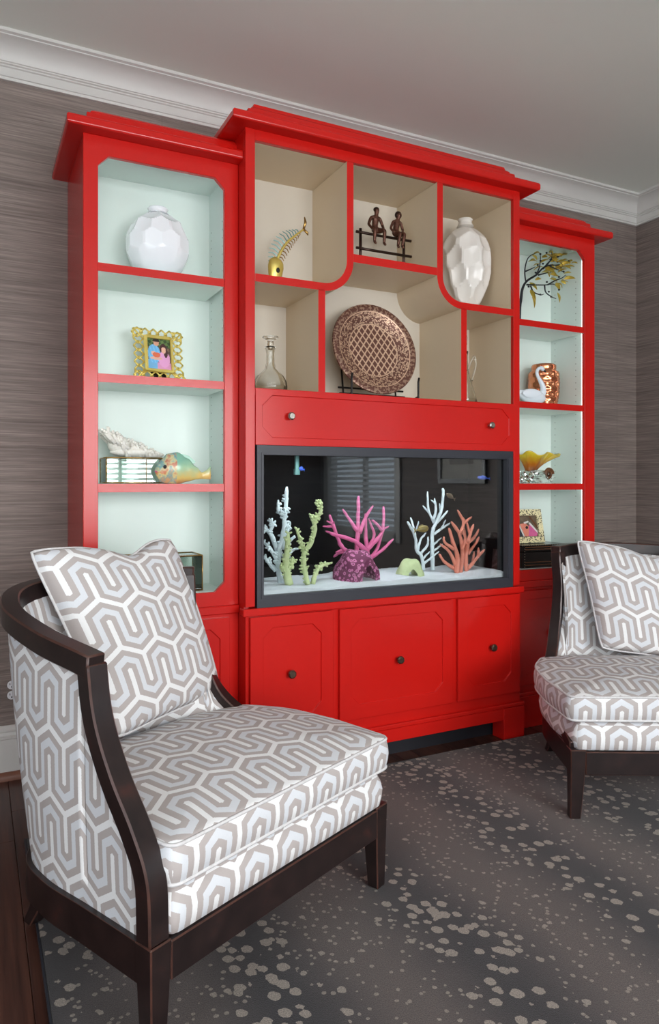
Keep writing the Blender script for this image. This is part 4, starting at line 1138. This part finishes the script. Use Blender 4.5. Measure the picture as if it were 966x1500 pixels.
# --- bronze couple on a rail fence
def couple():
    Y = -.205; z0 = 2.0778; base = Vector((1.607, Y, z0)); o = empty('bronze_sculpture', base); tag(o, 'bronze sculpture of two figures seated on a rail fence in the niche', 'sculpture')
    for x in (1.495, 1.716): MB().tube([(x, Y + .006, z0), (x, Y + .006, 2.256)], .0065, 8).build('fence_post', 'bronze', o, smooth=True)
    for z, y in ((2.236, -.004), (2.166, -.006)): MB().tube([(1.468, Y + y, z), (1.548, Y + y - .001, z - .001), (1.748, Y + y, z)], .0062, 8).build('fence_rail', 'bronze', o, smooth=True)
    def figure(x, lean, woman):
        V = []; Ed = []; Rd = []
        def a(p, r, q=None):
            V.append(Vector(p) + Vector((x, Y, 0))); Rd.append(r)
            if q is not None: Ed.append((q, len(V) - 1))
            return len(V) - 1
        s = .88 if woman else 1.0; l = lean
        pel = a((0, -.004, 2.252), .0150); wa = a((l * .2, -.002, 2.272), .0130 * s, pel); ch = a((l * .5, -.004, 2.296), .0165 * s, wa); sh = a((l * .75, -.006, 2.310), .012 * s, ch)
        nk = a((l * .95, -.009, 2.321), .0064, sh); hd = a((l * 1.15, -.013, 2.336), .0128, nk); tp = a((l * 1.2, -.014, 2.348), .0098, hd)
        for d in (-1, 1):
            s1 = a((l * .7 + d * .022 * s, -.005, 2.309), .0080 * s, sh); e1 = a((l * .5 + d * .036 * s, -.008, 2.276), .0068 * s, s1)
            h1 = a((d * (.030 if not woman else .022), -.030, 2.252), .0055, e1); a((d * .026, -.042, 2.248), .0048, h1)
            kx = d * .024 if not woman else .012 + d * .011
            hp = a((d * .012, -.014, 2.250), .0125, pel); kn = a((kx, -.048, 2.246), .0102, hp); ak = a((kx + (0 if not woman else -.010), -.042, 2.190), .0062, kn); a((kx + (0 if not woman else -.012), -.056, 2.180), .0056, ak)
        me = bpy.data.meshes.new('figure'); me.from_pydata([tuple(q - base) for q in V], Ed, []); me.materials.append(M['bronze_light'])
        ob = bpy.data.objects.new('figure', me); col.objects.link(ob); ob.parent = o
        sk = ob.modifiers.new('skin', 'SKIN'); sk.use_smooth_shade = True
        for i, r in enumerate(Rd): me.skin_vertices[0].data[i].radius = (r, r)
        me.skin_vertices[0].data[0].use_root = True
        ob.modifiers.new('sub', 'SUBSURF').levels = 2; ob.modifiers['sub'].render_levels = 2
        ob['label'] = 'seated woman figure leaning forward' if woman else 'seated man figure upright'
        if woman:
            MB().blob(V[hd] + Vector((.0, .006, .004)), (.0165, .0135, .0175), 8).build('hair', 'bronze', o, smooth=True)
        else:
            MB().blob(V[hd] + Vector((.0, .004, .008)), (.0135, .0125, .0115), 8).build('hair', 'bronze', o, smooth=True)
        f = MB(); f.blob(V[hd] + Vector((0, -.0135, -.001)), (.0022, .003, .0034), 6); f.build('nose', 'bronze_light', o, smooth=True)
    figure(1.561, .004, False); figure(1.664, .013, True)
couple()

# --- bronze plate on an iron easel
def plate():
    prof_f = [(.0005, .018), (.10, .018), (.122, .0165), (.150, .006), (.172, .000), (.178, -.003), (.196, -.006), (.207, -.003), (.209, .003), (.205, .007), (.19, .010), (.15, .024), (.11, .030), (.0005, .030)]
    mb = MB(); mb.lathe([(r, -z) for r, z in prof_f], 72)
    c = Vector((1.566, -.205, 1.741))
    mx = Matrix.Translation(c) @ Matrix.Rotation(R(-13), 4, 'X') @ Matrix.Rotation(R(90), 4, 'X')
    me = mb.build('decorative_plate', 'plate_bronze', autosmooth=35); me.matrix_world = mx
    tag(me, 'round bronze plate with lattice centre standing on an iron easel', 'plate')
    st = empty('plate_stand', (1.57, -.22, 1.5137)); tag(st, 'black iron easel holding the bronze plate', 'plate stand')
    for x in (1.418, 1.752):
        MB().tube([(x, -.262, 1.5137), (x, -.262, 1.60), (x, -.268, 1.618)], .0048, 6).build('front_post', 'iron', st)
        MB().tube([(x, -.262, 1.535), (x, -.21, 1.524), (x, -.13, 1.519)], .0042, 6).build('foot_bar', 'iron', st)
    for z, y in ((1.524, -.245), (1.545, -.150), (1.572, -.137)): MB().tube([(1.418, y, z), (1.752, y, z)], .0042, 6).build('cross_bar', 'iron', st)
    for x in (1.45, 1.72): MB().tube([(x, -.13, 1.519), (x, -.10, 1.70)], .0042, 6).build('back_leg', 'iron', st)
plate()

# --- glass decanters
def decanter(label, c, prof, stopper, handle=None, spout=None):
    o = empty('decanter', c); tag(o, label, 'decanter'); mb = MB(); n = 40; rings = []
    for r, z, fl in prof: rings.append([Vector((r * (1 + fl * math.cos(20 * 2 * PI * j / n)) * math.cos(2 * PI * j / n), r * (1 + fl * math.cos(20 * 2 * PI * j / n)) * math.sin(2 * PI * j / n), z)) for j in range(n)])
    c = Vector(c); mb.grid([[q + c for q in r] for r in rings], closed_v=True, flip=True)
    mb.f.append(list(range(n))); mb.m.append(0); mb.f.append([(len(rings) - 1) * n + j for j in range(n)]); mb.m.append(0)
    mb.build('body', 'clear_glass', o, smooth=True)
    if stopper:
        s = MB(); s.lathe(stopper, 24, c); s.build('stopper', 'clear_glass', o, smooth=True)
    if handle:
        h = MB(); h.tube(crom([c + Vector(q) for q in handle], 6), .0055, 8); h.build('handle', 'clear_glass', o, smooth=True)
    if spout:
        h = MB(); h.tube([c + Vector(q) for q in spout[0]], spout[1], 10); h.build('neck_top', 'clear_glass', o, smooth=True)
inner1 = [(.0, .010, 0), (.045, .012, 0)]
decanter('cut glass decanter with mushroom stopper in the lower niche beside the plate', (1.068, -.22, 1.5137),
         [(.060, 0, .0), (.066, .004, .02), (.067, .030, .03), (.064, .050, .03), (.052, .072, .03), (.034, .088, .01), (.022, .102, 0), (.017, .125, 0), (.016, .160, 0), (.020, .182, 0), (.024, .188, 0), (.021, .190, 0), (.012, .186, 0), (.011, .120, 0), (.016, .100, 0), (.030, .084, 0), (.046, .066, 0), (.056, .046, 0), (.058, .012, 0)],
         [(.009, .176), (.010, .192), (.014, .200), (.012, .208), (.020, .219), (.033, .226), (.032, .231), (.012, .235), (.0005, .236)])
decanter('clear glass claret jug with looped handle in the lower niche beside the plate', (2.030, -.22, 1.5137),
         [(.060, 0, 0), (.066, .004, 0), (.058, .040, 0), (.045, .085, 0), (.030, .130, 0), (.021, .170, 0), (.019, .230, 0), (.022, .25, 0), (.020, .252, 0), (.016, .23, 0), (.017, .17, 0), (.026, .13, 0), (.041, .085, 0), (.054, .04, 0), (.058, .010, 0)],
         [(.013, .235), (.014, .256), (.010, .262), (.016, .285), (.020, .310), (.012, .335), (.007, .362), (.0005, .366)],
         [(.022, 0, .165), (.045, 0, .215), (.062, 0, .232), (.070, 0, .205), (.062, 0, .165), (.046, 0, .118)])

# --- gold-leaved branch sculpture
def branch():
    Y = -.21; o = empty('branch_sculpture', (2.372, Y, 1.9315)); tag(o, 'gold-leaved dark metal branch sculpture on the top bookcase shelf', 'sculpture')
    S = 8.78
    def q(x, y, dy=0): return at(755 + x / S, 355 + y / S, Y + dy)
    base = Vector((2.372, Y, 1.9315))
    tr = MB(); root = [base + Vector((0, 0, .006)), base + Vector((.004, 0, .08)), q(75, 740), q(95, 600), q(150, 500), q(270, 420), q(360, 330), q(440, 295), q(560, 290), q(700, 250)]
    C = crom(root, 6); tr.tube(C, taper(len(C), .0085, .002), 8); tr.build('trunk', 'branch_dark', o, smooth=True)
    MB().lathe([(.036, 0), (.038, .004), (.030, .008), (.012, .012), (.0005, .013)], 20, base).build('foot', 'branch_dark', o, smooth=True)
    tw = [[(140, 520), (125, 380), (150, 240), (200, 170), (290, 130)], [(130, 375), (200, 345), (260, 315)], [(270, 425), (310, 330), (325, 230), (325, 150)], [(150, 545), (250, 548), (390, 548), (500, 540), (570, 610)],
          [(380, 550), (395, 640), (470, 700), (530, 725)], [(200, 560), (240, 640), (330, 675), (370, 665)], [(360, 340), (460, 230), (590, 170)], [(440, 300), (520, 340), (630, 380)], [(420, 545), (520, 490), (600, 460), (650, 420)], [(300, 420), (380, 400), (470, 380)], [(400, 310), (470, 200), (470, 120)]]
    rg = random.Random(9); tips = []
    for k, t in enumerate(tw):
        d = rg.uniform(-.04, .06); P = crom([q(x, y, d * i / (len(t) - 1)) for i, (x, y) in enumerate(t)], 5)
        MB().tube(P, taper(len(P), .0042, .0016), 6).build('twig', 'branch_dark', o, smooth=True); tips += P[2:]
    # one leaf shape, many leaves
    lm = MB(); n = 7; top = []; bot = []
    for i in range(n):
        f = i / (n - 1); w = .0085 * math.sin(PI * f ** .8) + .0003; z = .006 * math.sin(PI * f)
        top.append([(f * .046, -w, z), (f * .046, 0, z + .0035 * math.sin(PI * f) + .0006), (f * .046, w, z)]); bot.append([(f * .046, -w, z - .0008), (f * .046, 0, z + .0025 * math.sin(PI * f) - .0006), (f * .046, w, z - .0008)])
    lm.grid(top); lm.grid(bot, flip=True); first = None
    spots = [(180, 250), (230, 160), (260, 140), (210, 240), (250, 300), (250, 360), (270, 470), (200, 520), (225, 640), (235, 690), (210, 600), (560, 640), (330, 260), (360, 190), (400, 150), (460, 120), (440, 180), (500, 160), (520, 190), (560, 180), (600, 185), (620, 170), (420, 230), (460, 250), (500, 240), (540, 230), (560, 260), (600, 250), (640, 240), (680, 235), (700, 265), (740, 272), (480, 280), (530, 300), (580, 290), (640, 290), (545, 340), (560, 380), (520, 330), (400, 370), (370, 380), (430, 360), (350, 385), (470, 400), (460, 470), (500, 430), (540, 515), (590, 510), (640, 460), (660, 430), (640, 400), (610, 480), (560, 520), (390, 330), (660, 310), (480, 190)]
    for k, (x, y) in enumerate(spots):
        p = q(x - 14, y + rg.uniform(-8, 8), rg.uniform(-.035, .06))
        ang = rg.uniform(-25, 25) if y < 420 else rg.uniform(-10, 40)
        if 560 < y: ang = rg.uniform(50, 80)
        if first is None:
            first = lm.build('leaf', 'leaf_gold', o, local=True, smooth=True); lf = first
        else: lf = first.copy(); col.objects.link(lf)
        lf.parent = o; lf.location = p - base; lf.rotation_euler = (rg.uniform(-.9, .9), R(ang), rg.uniform(-.5, .5)); s = rg.uniform(.95, 1.4); lf.scale = (s, s, s)
    for k, (x, y) in enumerate([(405, 135), (325, 150), (328, 238), (292, 292), (360, 275), (265, 390), (410, 510), (435, 635), (465, 700), (565, 610), (565, 445), (625, 378), (690, 242), (545, 250), (500, 235), (455, 220), (590, 320), (490, 335), (325, 672), (550, 185), (175, 570)]):
        p = q(x, y, rg.uniform(-.03, .03)); MB().blob(p, (.0062, .0045, .0048), 6).build('bud', 'branch_dark', o, smooth=True)
branch()

# --- copper vase and swan
def copper_vase():
    c = Vector((2.596, -.14, 1.5415)); mb = MB(); nu, nv = 60, 40; rings = []; H = .215
    K = [(0, .066), (.06, .068), (.1, .070), (.3, .078), (.55, .080), (.78, .078), (.835, .072), (.85, .062), (.87, .061), (.955, .062), (.99, .060), (1.0, .056)]
    for i in range(nv + 1):
        f = i / nv
        for a, b in zip(K[:-1], K[1:]):
            if a[0] <= f <= b[0]: r0 = a[1] + (b[1] - a[1]) * (f - a[0]) / (b[0] - a[0])
        ring = []
        for j in range(nu):
            a = 2 * PI * j / nu; r = r0
            if .05 < f < .82:
                col_ = int(f * 9); u = (j / nu * 12 + .5 * (col_ % 2)) % 1 - .5; w = (f * 9) % 1 - .5; dd = abs(u) * 1.15 + abs(w) * .62
                r -= .0055 * max(0, 1 - (u * u + w * w * .6) * 4.2)
            ring.append(c + Vector((r * math.cos(a), r * math.sin(a), f * H)))
        rings.append(ring)
    rings.append([c + Vector((.050 * math.cos(2 * PI * j / nu), .050 * math.sin(2 * PI * j / nu), H - .004)) for j in range(nu)])
    rings.append([c + Vector((.048 * math.cos(2 * PI * j / nu), .048 * math.sin(2 * PI * j / nu), H * .3)) for j in range(nu)])
    mb.grid(rings, closed_v=True, flip=True); mb.f.append(list(range(nu))); mb.m.append(0)
    o = mb.build('copper_vase', 'copper', smooth=True, base=c); tag(o, 'hammered copper glazed vase standing behind the white swan', 'vase')
copper_vase()
def swan():
    c = Vector((2.46, -.212, 1.5415)); o = empty('swan_figurine', c); tag(o, 'white ceramic swan figurine beside the copper vase', 'figurine')
    b = MB(); K = [(-.105, .055, .004), (-.085, .052, .016), (-.05, .042, .030), (-.01, .036, .0345), (.03, .034, .032), (.058, .034, .022), (.07, .038, .012)]
    b.tube(crom([c + Vector((x, 0, z)) for x, z, r in K], 4), [q.x for q in crom([(r, 0, 0) for x, z, r in K], 4)], 14)
    for v in b.v: v.z = max(v.z, c.z)
    nk = crom([c + Vector(q) for q in ((.048, 0, .040), (.064, 0, .066), (.060, 0, .095), (.044, 0, .120), (.028, 0, .142), (.024, 0, .162), (.034, 0, .178), (.052, 0, .182), (.066, 0, .174))], 5)
    n = len(nk); rr = [.019 - .011 * min(1, i / (n * .45)) for i in range(n)]
    for i in range(n):
        f = i / n
        if f > .82: rr[i] = .0105 if f < .95 else .008
    b.tube(nk, rr, 12); b.build('body', 'swan_white', o, smooth=True)
    w = MB(); w.blob(c + Vector((-.03, -.026, .048)), (.062, .012, .024), 10); w.blob(c + Vector((-.03, .026, .048)), (.062, .012, .024), 10)
    w.build('wing', 'swan_white', o, smooth=True)
    k = MB(); p = nk[-1]; k.tube([p + Vector((.003, 0, -.001)), p + Vector((.017, 0, -.010))], [.0062, .002], 8); k.build('beak', 'slot_dark', o)
swan()

# --- amber glass shell on a clear base
def shell():
    c = Vector((2.515, -.165, 1.1525)); o = empty('glass_shell', c); tag(o, 'amber and brown glass shell bowl on a clear glass base', 'glass ornament')
    nu, nv = 56, 16; rings = []
    for i in range(nv + 1):
        f = i / nv; ring = []
        for j in range(nu):
            a = 2 * PI * j / nu; r = .022 + .062 * f ** 1.4
            wav = 1 + .07 * f * math.sin(7 * a) ; tip = (.5 + .5 * math.cos(a)) ** 8 * .085 * f ** 3
            x = r * wav * math.cos(a) * 1.15 + tip - .01 - .022 * (1 - f); y = r * wav * math.sin(a) * .85
            z = .050 + .098 * f ** 1.1 + .010 * f * f * math.sin(5 * a + 1) - .004 * f * math.cos(a)
            ring.append(c + Vector((x, y, z)))
        rings.append(ring)
    inn = [[q - (q - (c + Vector((-.01, 0, q.z - c.z)))) * .06 + Vector((0, 0, .001)) for q in r] for r in rings[::-1]]
    mb = MB(); mb.grid(rings + inn[:-1], closed_v=True, flip=True); o0 = 0
    mb.f.append(list(range(nu))); mb.m.append(0)
    b = mb.build('shell_bowl', 'amber_glass', o, smooth=True, local=False)
    b.data.transform(Matrix.Identity(4))
    s = MB(); P = []
    for i in range(46):
        a = i / 45 * 2.6 * 2 * PI; r = .026 * (1 - i / 50)
        P.append(c + Vector((.036 + r * math.cos(a), -.058 + .006 * i / 45, .048 + r * math.sin(a))))
    s.tube(P, taper(46, .0085, .003), 8); s.build('curl', 'brown_strip', o, smooth=True)
    g = MB(); rg = random.Random(2); rings = []
    for r, z in ((.060, 0), (.080, .006), (.092, .022), (.094, .040), (.082, .058), (.055, .066), (.02, .056), (.0005, .054)):
        rings.append([c + Vector((r * 1.15 * math.cos(2 * PI * j / 28) * (1 + .09 * math.sin(j * 2.3 + z * 160)), r * .72 * math.sin(2 * PI * j / 28) * (1 + .09 * math.cos(j * 1.9 + z * 120)), z)) for j in range(28)])
    g.grid(rings, closed_v=True, flip=True); g.f.append(list(range(28))); g.m.append(0)
    g.build('clear_base', 'clear_glass', o)
shell()

# --- lacquer box and spotted frame, bottom of the bookcase
def lacquer_box():
    c = Vector((2.50, -.165, .7425)); o = empty('lacquer_box', c); tag(o, 'black lacquer box with brown stripes and nailhead studs on the bottom shelf', 'box')
    mx = Matrix.Translation(c) @ Matrix.Rotation(R(-4), 4, 'Z'); w, d, h = .135, .085, .112
    MB().box(-w, w, -d, d, 0, h - .034).xform(mx).build('body', 'black_lacquer', o, bevel=.002)
    MB().box(-w - .002, w + .002, -d - .002, d + .002, h - .032, h - .004).xform(mx).build('lid', 'black_lacquer', o, bevel=.002)
    MB().box(-w - .004, w + .004, -d - .004, d + .004, h - .004, h).xform(mx).build('lid_edge', 'black_lacquer', o, bevel=.0015)
    for z, e in ((.012, 0), (.026, 0), (h - .024, .002), (h - .013, .002)):
        MB().box(-w + .02, w - .006, -d - e - .0012, -d - e + .001, z, z + .004).xform(mx).build('stripe', 'brown_strip', o)
    for i in range(26):
        x = -w + .002 + i * (2 * w - .004) / 25
        MB().blob((x, -d - .004, h - .002), .0022, 5).xform(mx).build('stud', 'nail', o)
    for i in range(8): MB().blob((-w + .018, -d - .0025, .006 + i * .0125), .0018, 5).xform(mx).build('stud', 'nail', o)
lacquer_box()
def spotted_frame():
    c = Vector((2.468, -.175, .8566)); o = empty('picture_frame', c); tag(o, 'leopard-spotted picture frame with abstract print on the lacquer box', 'picture frame')
    mx = Matrix.Translation(c) @ Matrix.Rotation(R(-3), 4, 'Z') @ Matrix.Rotation(R(-12), 4, 'X'); W, H, b = .094, .168, .030
    fr = MB()
    for q in ((-W, W, 0, b), (-W, W, H - b, H), (-W, -W + b, b, H - b), (W - b, W, b, H - b)): fr.box(q[0], q[1], -.008, .008, q[2], q[3])
    fr.xform(mx); fr.build('frame', 'leopard', o)
    MB().box(-W + b - .002, W - b + .002, .0, .004, b - .002, H - b + .002).xform(mx).build('print_paper', 'fish_brown', o)
    def sh(pts, m, y):
        s = MB(); s.add([(p[0], y, p[1]) for p in pts] + [(p[0], y + .0004, p[1]) for p in pts], [tuple(range(len(pts))), tuple(range(len(pts), 2 * len(pts)))[::-1]]); s.xform(mx); s.build('print_shape', m, o)
    sh([(-.06, .034), (-.03, .034), (-.052, .09), (-.062, .09)], 'black_frame', -.0003)
    sh([(-.030, .034), (-.022, .034), (-.046, .098), (-.054, .098)], 'white_trim', -.0008)
    sh([(-.020, .034), (.0, .034), (.024, .075), (-.01, .10), (-.044, .096)], 'coral_salmon', -.0006)
    sh([(.002, .034), (.055, .034), (.060, .05), (.016, .094), (.008, .06)], 'coral_pink', -.0007)
    sh([(.012, .098), (.020, .104), (.062, .058), (.062, .046)], 'white_trim', -.0010)
    sh([(-.018, .104), (.010, .112), (.014, .104), (-.014, .096)], 'white_trim', -.0011)
    sh([(.018, .134), (.028, .134), (.062, .086), (.062, .070)], 'brown_strip', -.0009)
    sh([(-.012, .078), (-.004, .086), (.006, .082), (.004, .072), (-.006, .070)], 'slot_dark', -.0012)
    MB().box(-.02, .02, .020, .024, .0068, .11).xform(mx).build('easel_back', 'black_lacquer', o)
spotted_frame()

# --- wall outlet, papered plate
def outlet():
    c = at(17, 1010, WALL); x, z = c.x, c.z; o = empty('wall_outlet', (x, WALL, z)); tag(o, 'wall outlet with papered plate and two white sockets above the baseboard', 'outlet')
    MB().box(x - .040, x + .040, WALL - .006, WALL - .0005, z - .062, z + .062).build('cover_plate', 'grasscloth', o, bevel=.0015)
    for dz in (.020, -.020):
        s = MB(); s.lathe([(.0155, 0), (.0165, .001), (.0165, .003), (.0155, .0035)], 20); s.xform(Matrix.Translation((x, WALL - .006, z + dz)) @ Matrix.Rotation(R(90), 4, 'X'))
        k = s.build('socket', 'outlet_white', o)
        h = MB(); y = WALL - .0098
        h.box(x - .0075, x - .0050, y, y + .001, z + dz, z + dz + .008); h.box(x + .0050, x + .0075, y, y + .001, z + dz, z + dz + .008); h.box(x - .0025, x + .0025, y, y + .001, z + dz - .010, z + dz - .005)
        h.build('slot', 'slot_dark', k)
outlet()

# --- framed picture on the right wall and a downlight, both seen mirrored in the aquarium glass
def wall_picture():
    o = empty('wall_picture', (XR, -2.58, 1.15)); tag(o, 'black framed picture on the side wall, mirrored in the aquarium glass', 'picture')
    f = MB()
    for q in ((-2.90, -2.26, 1.15, 1.19), (-2.90, -2.26, 1.80, 1.84), (-2.90, -2.86, 1.19, 1.80), (-2.30, -2.26, 1.19, 1.80)): f.box(XR - .03, XR - .001, q[0], q[1], q[2], q[3])
    f.build('frame', 'black_lacquer', o); MB().box(XR - .016, XR - .001, -2.86, -2.30, 1.19, 1.80).build('picture_mat', 'picture_mat', o)
    MB().box(XR - .018, XR - .0155, -2.74, -2.42, 1.31, 1.68).build('print', 'fish_brown', o)
wall_picture()
def downlight(x, y):
    o = empty('downlight', (x, y, ZC)); tag(o, 'round recessed ceiling downlight mirrored in the aquarium glass', 'downlight')
    MB().lathe([(.055, -.001), (.085, -.001), (.088, -.006), (.060, -.009), (.055, -.004)], 32, (x, y, ZC)).build('trim_ring', 'white_trim', o, smooth=True)
    MB().lathe([(.054, -.0012), (.054, -.0035), (.0005, -.0036)], 32, (x, y, ZC)).build('lens', 'downlight', o)
downlight(2.75, -2.6)
for ob in list(bpy.data.objects):
    if '_org' in ob: del ob['_org']
